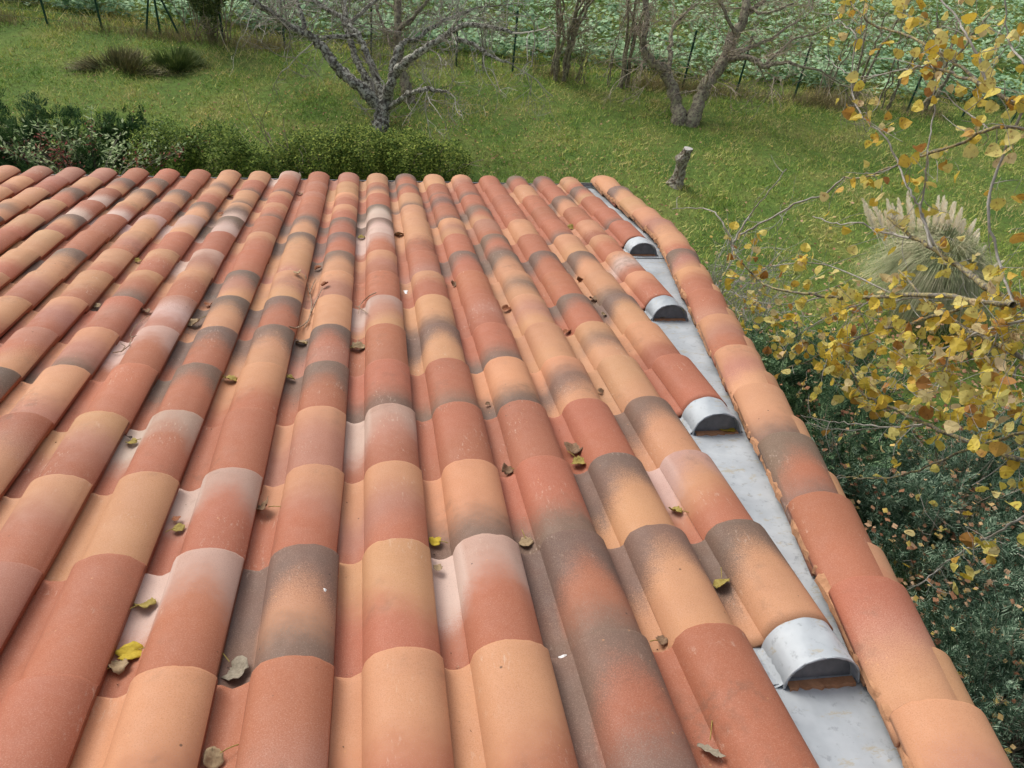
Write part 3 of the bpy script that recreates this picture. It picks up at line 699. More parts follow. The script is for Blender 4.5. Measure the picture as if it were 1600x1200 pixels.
# ------------------------------------------------------------------ trees
def bark(name, stops, sc_=14, bz=.012):
    k = NT(name, .95, .1); n = k.noise(sc_, 6, .72); li = k.noise(sc_ * 1.3, 5, .75)
    c = k.ramp(n, stops[:3]); c = k.mix(k.smooth(li, .46, .56, 0, .9), c, stops[3]); k.base(c); k.bump(k.noise(sc_ * 3, 6, .75), bz, 1); return k.m
M_BARK = bark('lichen_bark', [(0.3, (0.035, 0.03, 0.025)), (0.5, (0.10, 0.09, 0.075)), (0.7, (0.27, 0.255, 0.22)), (0.50, 0.50, 0.42)])
M_BARK2 = bark('rough_bark', [(0.3, (0.06, 0.048, 0.038)), (0.5, (0.18, 0.15, 0.12)), (0.7, (0.36, 0.31, 0.25)), (0.34, 0.33, 0.22)])
M_TW = simple('twig_grey', [(0.2, (0.17, 0.145, 0.12)), (0.5, (0.34, 0.31, 0.265)), (0.8, (0.56, 0.53, 0.47))], 1.2, .95, island=True)
M_TW2 = simple('twig_brown', [(0.2, (0.19, 0.15, 0.115)), (0.5, (0.36, 0.295, 0.23)), (0.8, (0.54, 0.46, 0.37))], 1.2, .95, island=True)
def smooth_path(P, per=4):
    P = np.asarray(P, float); n = len(P)
    if n < 3: 
        t = np.linspace(0, 1, per + 1)[:, None]; return P[0] * (1 - t) + P[-1] * t
    out = []
    for i in range(n - 1):
        p0, p1, p2, p3 = P[max(i - 1, 0)], P[i], P[i + 1], P[min(i + 2, n - 1)]
        for t in np.arange(per) / per:
            out.append(.5 * ((2 * p1) + (-p0 + p2) * t + (2 * p0 - 5 * p1 + 4 * p2 - p3) * t * t + (-p0 + 3 * p1 - 3 * p2 + p3) * t ** 3))
    out.append(P[-1]); return np.array(out)
def grow(m, p, d, length, rad, lvl, spread=.6, droop=0.0, wig=.18, kids=(3, 5), sides=(6, 5, 4, 3, 3), leaves=None, up=.0, minr=.0016):
    n = 5 if lvl > 0 else 4
    pts = [p]; d = d / np.linalg.norm(d)
    for i in range(n):
        d = d + rng.normal(0, wig, 3) + np.array([0, 0, up - droop * (i / n)]); d /= np.linalg.norm(d)
        pts.append(pts[-1] + d * length / n)
    pts = np.array(pts); m.tube(pts, np.maximum(np.linspace(rad, rad * .55, len(pts)), minr), sides[min(len(sides) - 1, 3 - lvl if lvl <= 3 else 0)], cap=False)
    if leaves is not None and lvl <= 1:
        for q_ in pts[1:]: leaves.append(q_)
    if lvl <= 0: return
    for _ in range(random.randint(*kids)):
        t = random.uniform(.25, 1); k = min(int(t * n), n - 1); q_ = pts[k] + (pts[k + 1] - pts[k]) * (t * n - k)
        dd = d + rng.normal(0, spread, 3)
        grow(m, q_, dd, length * random.uniform(.45, .8), rad * .6, lvl - 1, spread, droop, wig, kids, sides, leaves, up, minr)
def traced_tree(name, label, group, base_px, limbs, lvl, twl, mat, mtw, kids=(3, 5), spread=.6, droop=0.0, twn=6, thin=1.0, start=.3):
    """limbs: lists of (px, py, depth offset in metres, radius in metres); each stands in space round the tree's foot"""
    g0 = G(*base_px); dep = float((g0 - CW) @ wf)
    root = empty(name, g0); tag(root, label, 'tree', group)
    tm = MB(); cm = MB()
    for li, P in enumerate(limbs):
        pts = np.array([D(x, y, dep + dz) for (x, y, dz, r) in P]) - g0; rr = np.array([p_[3] for p_ in P]) * thin
        if P[0][1] >= base_px[1]:
            pts[0][2] = .02; pts = np.vstack([[pts[0] - np.array([0, 0, .3])], pts]); rr = np.concatenate([[rr[0] * 1.1], rr])
        sp = smooth_path(pts, 5); rs = np.interp(np.linspace(0, 1, len(sp)), np.linspace(0, 1, len(rr)), rr)
        sp[1:-1] += rng.normal(0, .012, (len(sp) - 2, 3))
        tm.tube(sp, rs, 9, rough=.10)
        tot = np.linalg.norm(sp[-1] - sp[0]); k = int(twn * tot) + 2
        for _ in range(k):
            t = random.uniform(start if li else max(start, .45), 1); i = min(int(t * (len(sp) - 1)), len(sp) - 2)
            dd = (sp[i + 1] - sp[i]); dd /= np.linalg.norm(dd); dd = dd * .5 + rng.normal(0, .8, 3) + np.array([0, 0, .25])
            grow(cm, sp[i], dd, twl * random.uniform(.5, 1.1), min(max(rs[i] * .2, .005), .009), lvl, spread, droop, .17, kids)
        grow(cm, sp[-1], sp[-1] - sp[-2], twl * 1.2, min(rs[-1] * .6, .016), lvl + 1, spread, droop, .2, kids)
    tm.build('trunk', mat, root, True); cm.build('twigs', mtw, root, False)
    return root
# the fruit tree in the middle
traced_tree('fruit_tree', 'bare grey lichen covered fruit tree with five spreading limbs behind the green bushes', 'bare trees in the garden', (594, 205), [
  [(594, 208, 0, .125), (596, 185, 0, .11), (601, 160, .0, .13)],
  [(597, 172, 0, .095), (577, 150, -.1, .09), (553, 128, -.2, .085), (530, 110, -.2, .075), (520, 95, -.3, .065), (497, 68, -.3, .062), (478, 54, -.4, .055), (447, 38, -.5, .05), (425, 20, -.7, .045), (395, 2, -.9, .04), (360, -25, -1, .03)],
  [(596, 168, 0, .08), (582, 140, .2, .06), (565, 108, .4, .055), (553, 85, .5, .05), (543, 45, .6, .045), (538, 5, .8, .04), (532, -40, .9, .03)],
  [(600, 165, 0, .08), (592, 135, .1, .055), (578, 95, .1, .05), (562, 60, .1, .045), (535, 28, .2, .04), (500, 8, .3, .035), (470, -20, .3, .03)],
  [(603, 165, 0, .08), (612, 130, -.3, .065), (622, 110, -.4, .06), (642, 92, -.6, .055), (665, 75, -.7, .05), (695, 57, -.8, .045), (712, 45, -.9, .04), (745, 38, -1, .032), (800, 52, -1.2, .022)],
  [(604, 164, 0, .075), (611, 120, .4, .06), (616, 90, .5, .05), (628, 70, .6, .045), (650, 60, .8, .035), (690, 35, 1, .03), (735, 15, 1.1, .02)],
  [(605, 172, 0, .045), (622, 158, -.3, .04), (640, 145, -.5, .036), (662, 140, -.7, .034), (685, 141, -.8, .024), (704, 146, -.9, .008)],
  [(560, 55, .1, .04), (520, 57, .1, .032), (490, 66, .1, .02)],
  [(712, 60, -.8, .035), (745, 72, -.9, .028), (775, 92, -1, .02), (800, 100, -1, .012)],
  [(545, 40, .6, .03), (570, 15, .6, .03), (600, -10, .7, .025)],
  [(478, 54, -.4, .035), (470, 20, -.4, .03), (455, -15, -.3, .02)],
 ], 2, .66, M_BARK, M_TW, kids=(3, 4), twn=8, start=.5, thin=1.12)
traced_tree('dark_tree', 'slim dark bare tree standing directly behind the grey fruit tree', 'bare trees in the garden', (640, 158), [
  [(641, 160, 0, .11), (632, 130, 0, .09), (625, 95, 0, .075), (621, 50, 0, .07), (622, 10, 0, .065), (620, -50, 0, .05)],
  [(624, 88, 0, .04), (608, 62, .2, .03), (600, 40, .3, .025), (585, 5, .4, .02)],
  [(622, 50, 0, .04), (642, 30, -.2, .035), (665, 5, -.3, .03), (690, -30, -.4, .02)],
  [(622, 20, 0, .03), (600, -5, .2, .02), (580, -40, .2, .015)],
 ], 2, .6, M_BARK2, M_TW2, kids=(3, 5), twn=7)
# the old tree with two trunks
traced_tree('old_tree', 'old bare tree whose two rough trunks spread in a V near the fence', 'bare trees in the garden', (1068, 192), [
  [(1060, 194, 0, .19), (1058, 165, 0, .15), (1052, 140, .0, .14), (1040, 112, 0, .13), (1022, 98, -.1, .11), (1008, 85, -.1, .09), (1005, 60, -.2, .08), (1012, 30, -.2, .07), (1005, -10, -.2, .06)],
  [(1078, 195, 0, .20), (1092, 160, 0, .16), (1103, 135, 0, .16), (1122, 108, 0, .15), (1136, 85, 0, .14), (1147, 55, 0, .12), (1160, 35, 0, .11), (1166, 5, 0, .10), (1170, -40, .1, .08)],
  [(1138, 96, 0, .08), (1155, 90, -.2, .07), (1175, 91, -.3, .065), (1195, 103, -.4, .055), (1218, 98, -.4, .045), (1245, 102, -.5, .035), (1285, 112, -.6, .02)],
  [(1195, 102, -.4, .04), (1212, 85, -.4, .035), (1240, 62, -.4, .028), (1275, 52, -.4, .018)],
  [(1148, 85, 0, .06), (1175, 72, .3, .05), (1205, 60, .5, .04), (1250, 30, .7, .025)],
  [(1045, 108, 0, .06), (1048, 75, .3, .05), (1050, 45, .5, .04), (1070, 20, .7, .03), (1095, 2, .8, .02)],
  [(1008, 85, -.1, .05), (1000, 60, .2, .035), (990, 30, .4, .03), (975, -5, .5, .02)],
  [(1160, 30, 0, .06), (1185, 10, .2, .05), (1215, -20, .3, .04)],
  [(1150, 55, 0, .05), (1135, 25, -.3, .04), (1120, -10, -.4, .03)],
  [(1168, 10, 0, .05), (1200, 20, -.3, .03), (1240, 5, -.5, .02)],
 ], 2, .72, M_BARK2, M_TW2, kids=(3, 5), twn=8, droop=.05, spread=.6, thin=.74)
def stems(name, label, px, py, n, hgt, spread, rad, mat, mtw, lvl=1, group='thin bare trees along the fence', kids=(3, 4), twn=9):
    g0 = G(px, py); root = empty(name, g0); tag(root, label, 'tree', group); tm = MB(); cm = MB()
    for i in range(n):
        a = random.uniform(0, 6.28); s = random.uniform(.3, 1) * spread
        hh = hgt * random.uniform(.75, 1.1)
        P = [np.array([math.cos(a) * .05 * n ** .5, math.sin(a) * .05 * n ** .5, -.05]), np.array([math.cos(a) * s * .25, math.sin(a) * s * .25, hh * .35]), np.array([math.cos(a) * s * .55, math.sin(a) * s * .55, hh * .7]), np.array([math.cos(a) * s, math.sin(a) * s, hh])]
        sp = smooth_path(P, 4); sp[1:-1] += rng.normal(0, .02, (len(sp) - 2, 3)); rs = np.linspace(rad, rad * .3, len(sp)); tm.tube(sp, rs, 6, rough=.08)
        for _ in range(twn):
            i_ = random.randint(len(sp) // 4, len(sp) - 2); dd = sp[i_ + 1] - sp[i_]; dd /= np.linalg.norm(dd); dd = dd * .9 + rng.normal(0, .55, 3)
            grow(cm, sp[i_], dd, random.uniform(.3, .7), rs[i_] * .3, lvl, .55, 0, .18, kids)
    tm.build('trunk', mat, root, True); cm.build('twigs', mtw, root)
    return root
stems('bush_tree', 'bare bushy tree with many upright stems left of the two trunked tree', 873, 122, 9, 2.6, .9, .035, M_BARK2, M_TW2)
stems('young_tree', 'pair of thin bare trunks between the many stemmed bush and the V shaped tree', 973, 136, 3, 2.4, .5, .035, M_BARK2, M_TW2)
stems('sapling', 'very thin bare sapling just left of the pair of thin trunks', 946, 134, 2, 1.6, .3, .014, M_BARK2, M_TW2, 1)
stems('sapling', 'short scrubby sapling close to the right foot of the many stemmed bush', 908, 128, 4, 1.0, .4, .012, M_BARK2, M_TW2, 1)
stems('sapling', 'thin grey sapling by the fence, between the fruit tree and the bushy tree', 760, 108, 3, 2.0, .8, .014, M_BARK, M_TW, 1)
stems('leaning_tree', 'leaning bare trunk by the fence behind the yellow leaved branches', 1330, 164, 3, 2.2, 1.1, .03, M_BARK2, M_TW2)
stems('young_tree', 'dark young bare tree at the fence right of the leaning trunk', 1378, 168, 4, 2.0, .9, .02, M_BARK2, M_TW2)
stems('young_tree', 'stout short bare tree at the fence, rightmost of those along it', 1447, 174, 3, 2.1, .8, .045, M_BARK2, M_TW2)
stems('sapling', 'bare thicket stem behind the fence right of the V shaped tree', 1285, 150, 4, 1.8, .7, .014, M_BARK2, M_TW2, 1)
# ------------------------------------------------------------------ bushes
def foliage(name, mat, parent, lobes, n, size, aspect=.5, up=.3, shell=.55, org=(0, 0, 0)):
    P = []; vol = np.array([l[3] * l[4] * l[5] for l in lobes]); vol = vol / vol.sum()
    for (cx, cy, cz, rx, ry, rz), f_ in zip(lobes, vol):
        k = int(n * f_); d = rng.normal(size=(k, 3)); d /= np.linalg.norm(d, axis=1)[:, None]
        r_ = shell + (1 - shell) * rng.uniform(0, 1, k) ** .6
        bump_ = 1 + .22 * wave(d[:, 0] * 3 + cx, d[:, 1] * 3 + d[:, 2] * 2.2, 3.0, int(cx * 10) % 50 + 3)
        P.append(np.array([cx, cy, cz]) + d * (r_ * bump_)[:, None] * np.array([rx, ry, rz]))
    P = np.vstack(P); sh_ = P[rng.integers(0, len(P), max(8, n // 260))]; sh_ = sh_[sh_[:, 2] > np.percentile(P[:, 2], 55)]
    for q_ in sh_:
        k = 16; t = rng.uniform(0, 1, k)[:, None]; dv = np.array([rng.normal(0, .05), rng.normal(0, .05), rng.uniform(.08, .24)]); P = np.vstack([P, q_ + dv * t + rng.normal(0, .012, (k, 3))])
    P = P[P[:, 2] > 0.01]
    V, Q = leafcloud(P, rng.uniform(.6, 1.3, len(P)) * size, up, aspect)
    return mesh(name, V, Q, mat, parent)
def leafm(name, a, b, c, patch=2.0): return simple(name, [(0.25, a), (0.5, b), (0.75, c)], patch, .75, island=True, spec=.12)
M_BOX = leafm('box_leaf', (0.04, 0.085, 0.014), (0.12, 0.19, 0.03), (0.36, 0.42, 0.08), 3)
M_BOXD = leafm('box_leaf_dark', (0.04, 0.085, 0.014), (0.11, 0.185, 0.028), (0.30, 0.38, 0.07), 3)
M_JUN = leafm('juniper_dark', (0.03, 0.075, 0.03), (0.07, 0.14, 0.05), (0.14, 0.23, 0.085), 2)
def bush(name, label, px, py, lobes, n, size, mat, cat='bush', group=None, stem=True, **k):
    g0 = G(px, py); root = empty(name, g0); tag(root, label, cat, group)
    foliage('foliage', mat, root, lobes, n, size, **k)
    if stem:
        m = MB()
        for l in lobes:
            for _ in range(7):
                e = np.array(l[:3]) + rng.normal(size=3) * np.array(l[3:]) * .45; e[2] = abs(e[2])
                grow(m, np.array([l[0] + rng.normal(0, .06), l[1], 0]), e - np.array([l[0], l[1], 0]), np.linalg.norm(e) * .55, .010, 1, .3)
        m.build('stems', M_TW2, root)
    return root
def at_top(px, base_y, top_y):      # height a thing must have so that it reaches a line of sight
    b = G(px, base_y); v = ray(px, top_y); t = np.hypot(*(b[:2] - CW[:2])) / np.hypot(*v[:2]); return CW[2] + v[2] * t
h1 = at_top(590, 290, 214)
bush('box_bush', 'light green small leaved bush, widest one, in front of the grey fruit tree', 585, 285, [(-.75, 0, h1 * .45, .6, .5, h1 * .55), (-.15, .1, h1 * .5, .6, .55, h1 * .53), (.45, 0, h1 * .48, .55, .5, h1 * .52), (.95, .1, h1 * .38, .5, .45, h1 * .42), (-1.2, 0, h1 * .35, .4, .4, h1 * .42)], 42000, .04, M_BOX)
h1 = at_top(310, 300, 196)
bush('box_bush', 'dark green rounded bush with small leaves left of the light green one', 315, 300, [(-.35, 0, h1 * .48, .5, .5, h1 * .52), (.25, .1, h1 * .45, .55, .5, h1 * .5), (.65, 0, h1 * .35, .35, .4, h1 * .4)], 26000, .04, M_BOXD)
def sprays(name, mat, parent, C, Dn, length, nq=13, wid=.012):
    """feathery conifer sprays: a flat fan of needles along each axis"""
    n = len(C); Dn = Dn / np.linalg.norm(Dn, axis=1)[:, None]
    s = np.cross(Dn, rng.normal(size=(n, 3))); s /= np.linalg.norm(s, axis=1)[:, None]; nn = np.cross(Dn, s)
    length = np.broadcast_to(length, (n,)); Vs = []
    for k in range(nq):
        t = (k // 2) / (nq // 2); sd_ = 1 if k % 2 else -1
        if k == nq - 1: sd_ = 0
        p0 = C + Dn * (length * t * .8)[:, None]
        dd = Dn * .8 + s * sd_ * .75 + nn * rng.normal(0, .28, n)[:, None]
        ll = (length * (.42 - .22 * t) * rng.uniform(.7, 1.2, n))[:, None]
        tip = p0 + dd * ll; side = np.cross(dd, nn); side /= np.linalg.norm(side, axis=1)[:, None]
        w_ = wid
        Vs.append(np.stack([p0, p0 + dd * ll * .5 + side * w_ * .5, tip, p0 + dd * ll * .5 - side * w_ * .5], 1))
    V = np.stack(Vs, 1).reshape(-1, 3); return mesh(name, V, np.arange(len(V)).reshape(-1, 4), mat, parent)
def juniper(label, g0, lobes, n, length, mat, outward=.8, wid=.012, group=None):
    root = empty('juniper', g0); tag(root, label, 'juniper', group)
    C = []; Dn = []; vol = np.array([l[3] * l[4] for l in lobes]); vol = vol / vol.sum()
    st = MB()
    for (cx, cy, cz, rx, ry, rz), f_ in zip(lobes, vol):
        k = int(n * f_); nb = max(6, k // 45)
        bd = rng.normal(size=(nb, 3)); bd[:, 2] = np.abs(bd[:, 2]) * .8 - .05; bd /= np.linalg.norm(bd, axis=1)[:, None]
        for b in bd:
            r_ = rng.uniform(.75, 1.12); tip = np.array([cx, cy, cz]) + b * np.array([rx, ry, rz]) * r_; base = np.array([cx, cy, max(cz * .2, .02)]) + rng.normal(0, .05, 3)
            mid = (base + tip) / 2 + np.array([0, 0, -.08 * rx])
            sp = smooth_path([base, mid, tip], 3); st.tube(sp, np.linspace(.014, .004, len(sp)), 4, cap=False)
            kk = 45; t = rng.uniform(.25, 1, kk) ** .7; i = t * (len(sp) - 1); i0 = np.minimum(i.astype(int), len(sp) - 2)
            q_ = sp[i0] + (sp[i0 + 1] - sp[i0]) * (i - i0)[:, None] + rng.normal(0, .06, (kk, 3))
            dd = (tip - mid)[None] / (np.linalg.norm(tip - mid) + 1e-6) + rng.normal(0, .42, (kk, 3)) + np.array([0, 0, .12])
            C.append(q_); Dn.append(dd)
    C = np.vstack(C); Dn = np.vstack(Dn); ok = C[:, 2] > .0
    sprays('foliage', mat, root, C[ok], Dn[ok], rng.uniform(.6, 1.2, ok.sum()) * length, wid=wid)
    st.build('stems', M_TW2, root)
    return root
hj = at_top(60, 300, 172)
juniper('dark green juniper, low and wide, at the left edge beyond the eave', G(70, 300), [(-.8, .2, hj * .35, .9, .7, hj * .62), (.1, 0, hj * .4, .8, .6, hj * .6), (-1.9, .2, hj * .4, .9, .7, hj * .62)], 5200, .17, M_JUN, wid=.016, group='junipers round the house')
juniper('small dark green juniper poking up between the red leaved shrub and the dark rounded bush', G(215, 275), [(0, 0, .25, .45, .4, at_top(200, 275, 190) * .75)], 1300, .15, M_JUN, wid=.016, group='junipers round the house')
# shrub with red and pale green leaves
M_NR = leafm('red_leaf', (0.13, 0.025, 0.022), (0.27, 0.055, 0.05), (0.36, 0.15, 0.10)); M_NG = leafm('pale_leaf', (0.14, 0.22, 0.08), (0.30, 0.40, 0.17), (0.52, 0.60, 0.33))
g0 = G(150, 312); root = empty('red_shrub', g0); tag(root, 'thin stemmed shrub with dark red and pale green leaves beside the left juniper', 'shrub'); st = MB(); PR = []; PG = []
hs = at_top(150, 312, 200)
for i in range(46):
    a = random.uniform(-1.1, 1.2); b = random.uniform(-.35, .35); tip = np.array([a * 1.25, b, hs * random.uniform(.7, 1.2 - .3 * abs(a))]); base = np.array([a * .35, b * .3, 0])
    sp = smooth_path([base, (base + tip) / 2 + np.array([-.05 * a, 0, .12]), tip], 4); st.tube(sp, np.linspace(.008, .002, len(sp)), 4, cap=False)
    red = rng.uniform() < .3
    for q_ in sp[4:]: (PR if red else PG).append(q_ + rng.normal(0, .05, (9, 3)))
V, Q = leafcloud(np.vstack(PR), rng.uniform(.03, .06, sum(len(a_) for a_ in PR)), .3, .42); mesh('red_leaves', V, Q, M_NR, root)
V, Q = leafcloud(np.vstack(PG), rng.uniform(.045, .085, sum(len(a_) for a_ in PG)), .3, .38); mesh('green_leaves', V, Q, M_NG, root)
st.build('stems', M_TW, root)
# heather clumps on the lawn, broom by the fence
def tuft(name, label, px, py, r, h, n, mat, cat='bush', wd=.009, group=None):
    g0 = G(px, py); cc = np.stack([rng.normal(0, r * .5, 7), rng.normal(0, r * .35, 7)], -1)[rng.integers(0, 7, n)]; x = cc[:, 0] + rng.normal(0, r * .2, n); y = cc[:, 1] + rng.normal(0, r * .17, n); a = np.arctan2(y, x); d_ = np.hypot(x, y) * .7
    hh = h * rng.uniform(.4, 1, n) * np.clip(1.1 - d_ / r, .15, 1); s = .5
    tip = np.stack([x * (1 + s) + rng.normal(0, .05, n), y * (1 + s) + rng.normal(0, .05, n), hh], -1); b = rng.uniform(0, 6.28, n)
    p0 = np.stack([x - np.cos(b) * wd, y - np.sin(b) * wd, 0 * x + hh * rng.uniform(0, .4, n)], -1); p1 = np.stack([x + np.cos(b) * wd, y + np.sin(b) * wd, p0[:, 2]], -1)
    o = mesh(name, np.stack([p0, p1, tip], 1).reshape(-1, 3), np.arange(3 * n).reshape(-1, 3), mat, None, loc=g0); tag(o, label, cat, group); return o
M_HE = blade_mat('heather', [(0.1, (0.06, 0.07, 0.03)), (0.4, (0.13, 0.14, 0.06)), (0.7, (0.27, 0.22, 0.11)), (0.95, (0.20, 0.30, 0.08))], 4)
M_HG = blade_mat('heather_green', [(0.1, (0.045, 0.07, 0.025)), (0.4, (0.10, 0.15, 0.04)), (0.7, (0.19, 0.24, 0.07)), (0.95, (0.28, 0.28, 0.10))], 4)
tuft('heath_clump', 'larger brownish clump of heath on the left of the lawn', 190, 108, .50, .42, 1300, M_HE, group='low clumps on the lawn')
tuft('heath_clump', 'smaller dark green clump on the lawn, right of the brownish one', 272, 103, .40, .42, 1300, M_HG, group='low clumps on the lawn')
bush('broom_bush', 'tall olive green bush on a short dark stem by the fence, upper left', 332, 64, [(0, 0, .85, .36, .36, .42), (-.28, 0, 1.25, .38, .35, .5), (.28, 0, 1.3, .38, .35, .55), (0, 0, .38, .15, .15, .38)], 19000, .065, leafm('broom', (0.05, 0.08, 0.025), (0.11, 0.16, 0.045), (0.26, 0.30, 0.10)), aspect=.35)
# ------------------------------------------------------------------ stump
g0 = G(1055, 289); top = at_top(1058, 289, 229); m = MB(); n = 22; sides = 16; V = []
for i in range(n):
    t = i / (n - 1); c_ = np.array([.05 * t + .015 * math.sin(t * 7), .0, top * t]); r_ = (.088 - .02 * t + .05 * (1 - t) ** 6) * (1 + .2 * math.exp(-((t - .72) / .09) ** 2))
    for k in range(sides):
        a = k / sides * 6.283; rr = r_ * (1 + .12 * math.sin(3 * a + t * 2) + .05 * rng.normal() * (t < .97)); V.append(c_ + np.array([math.cos(a) * rr, math.sin(a) * rr, 0]))
V = np.array(V); V[:, 0] -= .04 * np.exp(-((V[:, 2] / top - .72) / .1) ** 2) * (V[:, 0] < .05)
st_ = empty('tree_stump', g0); tag(st_, 'weathered sawn off stump standing alone on the lawn', 'stump')
m.add(V, [[i * sides + k, i * sides + (k + 1) % sides, (i + 1) * sides + (k + 1) % sides, (i + 1) * sides + k] for i in range(n - 1) for k in range(sides)])
m.build('stem', bark('stump_bark', [(0.3, (0.05, 0.04, 0.03)), (0.5, (0.16, 0.13, 0.10)), (0.7, (0.34, 0.30, 0.26)), (0.42, 0.40, 0.34)], 16, .02), st_)
m = MB(); e = V[-sides:] + [0, 0, .002]; c_ = e.mean(0); m.add(np.vstack([e * .98 + c_ * .02, [c_ + [0, 0, .004]]]), None, [[k, (k + 1) % sides, sides] for k in range(sides)]); m.build('cut_face', simple('cut_wood', [(.3, (.40, .38, .35)), (.7, (.58, .56, .52))], 30), st_)
# ------------------------------------------------------------------ pampas grass
g0 = G(1425, 490); root = empty('pampas_grass', g0); tag(root, 'big clump of pampas grass with cream plumes on the lawn behind the yellow branches', 'pampas grass')
hp = at_top(1425, 490, 340)
M_PL = blade_mat('pampas_leaf', [(0.1, (0.11, 0.145, 0.07)), (0.4, (0.26, 0.30, 0.15)), (0.65, (0.48, 0.46, 0.28)), (0.9, (0.70, 0.62, 0.42))], 2)
n = 6500; a = rng.uniform(0, 6.28, n); r0 = rng.uniform(0, .28, n); reach = rng.uniform(.15, .8, n); hh = hp * rng.uniform(.55, 1.05, n) * (1.12 - .3 * reach)
segs = 6; wv = .0055; d = np.stack([np.cos(a), np.sin(a), 0 * a], -1); s = np.stack([-np.sin(a), np.cos(a), 0 * a], -1); VV = []
for k in range(segs + 1):
    t = k / segs; z = hh * math.sin(t * 2.55) * 1.05; z = np.maximum(z, .02 * (1 - t)); p = d * (r0 + reach * t ** 1.5)[:, None] + np.array([0, 0, 1]) * (z * (1 - .25 * t))[:, None]
    VV += [p - s * wv * (1.05 - t), p + s * wv * (1.05 - t)]
V = np.stack(VV, 1).reshape(-1, 3); b = np.arange(n)[:, None, None] * (2 * (segs + 1)) + np.arange(segs)[None, :, None] * 2
q = (b + np.array([0, 1, 3, 2])[None, None, :]).reshape(-1, 4); mesh('leaves', V, q, M_PL, root)
M_PLUME = simple('plume', [(.2, (.90, .82, .66)), (.6, (.95, .90, .78)), (.9, (.97, .95, .88))], 8, .9, island=True, trans=.5)
PLUMES = [(1358, 322), (1366, 318), (1374, 320), (1381, 317), (1388, 325), (1398, 318), (1404, 316), (1411, 322), (1419, 316), (1440, 310), (1447, 318), (1462, 316), (1468, 312), (1476, 316), (1486, 322), (1494, 318), (1503, 322), (1499, 332), (1508, 330), (1520, 336), (1519, 352), (1537, 362), (1470, 335), (1350, 330), (1428, 330), (1409, 385), (1545, 380), (1574, 400), (1480, 350), (1455, 345)] + [(1360 + 11 * i + (i * 37) % 9, 322 + (i * 53) % 26 + abs(i - 6) * 2) for i in range(16)]
for (px, py) in PLUMES:
    px += rng.normal(0, 6); py += rng.normal(0, 7)
    rel = np.array([(px - 1432) / 100, rng.normal(0, .25), 0]); base = np.array([rel[0] * .25, rel[1] * .4, 0])
    tipd = float((g0 - CW) @ wf) + rng.normal(0, .15); tip = D(px, py, tipd) - g0
    m = MB(); mid = base * .3 + tip * .7; sp = smooth_path([base, (base + tip) / 2 + [-.0, 0, .1], tip], 4); m.tube(sp[:7], .004, 4, cap=False)
    dv = sp[-1] - sp[4]; Ln = .36; dv /= np.linalg.norm(dv); N = 190; t = rng.uniform(0, 1, N); c_ = tip - dv * Ln + dv * (Ln * t)[:, None]
    aa = rng.uniform(0, 6.28, N); w1 = np.cross(dv, [0, 1, .1]); w1 /= np.linalg.norm(w1); w2 = np.cross(dv, w1)
    out = (np.cos(aa)[:, None] * w1 + np.sin(aa)[:, None] * w2) * (.045 * np.sin(np.pi * (.12 + .8 * t)))[:, None]
    p0 = c_ ; p2 = c_ + out + dv * .06; sd_ = np.cross(out, dv); sd_ /= np.linalg.norm(sd_, axis=1)[:, None]
    m.add(np.stack([p0, (p0 + p2) / 2 + sd_ * .007, p2, (p0 + p2) / 2 - sd_ * .007], 1).reshape(-1, 3), np.arange(4 * N).reshape(-1, 4))
    m.build('plume', M_PLUME, root)
# ------------------------------------------------------------------ junipers on the right
M_JB = leafm('juniper_blue', (0.03, 0.068, 0.038), (0.115, 0.20, 0.125), (0.36, 0.48, 0.34), 1.2)
g0 = G(1440, 900)
juniper('large blue green juniper spreading on the ground to the right of the roof', g0, [(0, .1, .3, .75, .75, .5), (.7, .6, .3, .8, .8, .5), (-.45, .9, .28, .65, .6, .45), (.5, -.8, .3, .8, .8, .55), (1.4, -.2, .3, .8, .8, .5), (-.2, -1.2, .3, .8, .8, .6), (1.5, 1.1, .25, .7, .6, .45), (.9, -1.9, .3, .9, .8, .6)], 17000, .17, M_JB, wid=.0075, group='junipers round the house')
juniper('blue green juniper close to the wall at the lower right corner', G(1560, 1180), [(0, 0, .35, .8, .8, .6), (.8, .3, .3, .7, .7, .5), (0, -.9, .3, .8, .8, .5)], 6000, .17, M_JB, wid=.0075, group='junipers round the house')
juniper('dark needled juniper in the corner between verge and lawn below the branches', G(1250, 640), [(0, 0, .3, .65, .6, .55), (.6, .1, .25, .55, .5, .45), (-.5, .3, .3, .5, .5, .5), (-.2, -.8, .3, .7, .6, .5)], 4200, .17, leafm('juniper_mid', (0.045, 0.095, 0.05), (0.11, 0.20, 0.10), (0.24, 0.35, 0.18)), wid=.011, group='junipers round the house')
litter(g0[0] + .4, g0[1], 1.5, 1.9, 8000, .055, 'leaf_litter', 'brown leaf litter caught in the blue green junipers', .32)
g_ = G(1540, 620); litter(g_[0], g_[1], 1.0, .8, 700, .05, 'fallen_leaves', 'sparse brown leaves on the grass between juniper and pampas grass', .06)
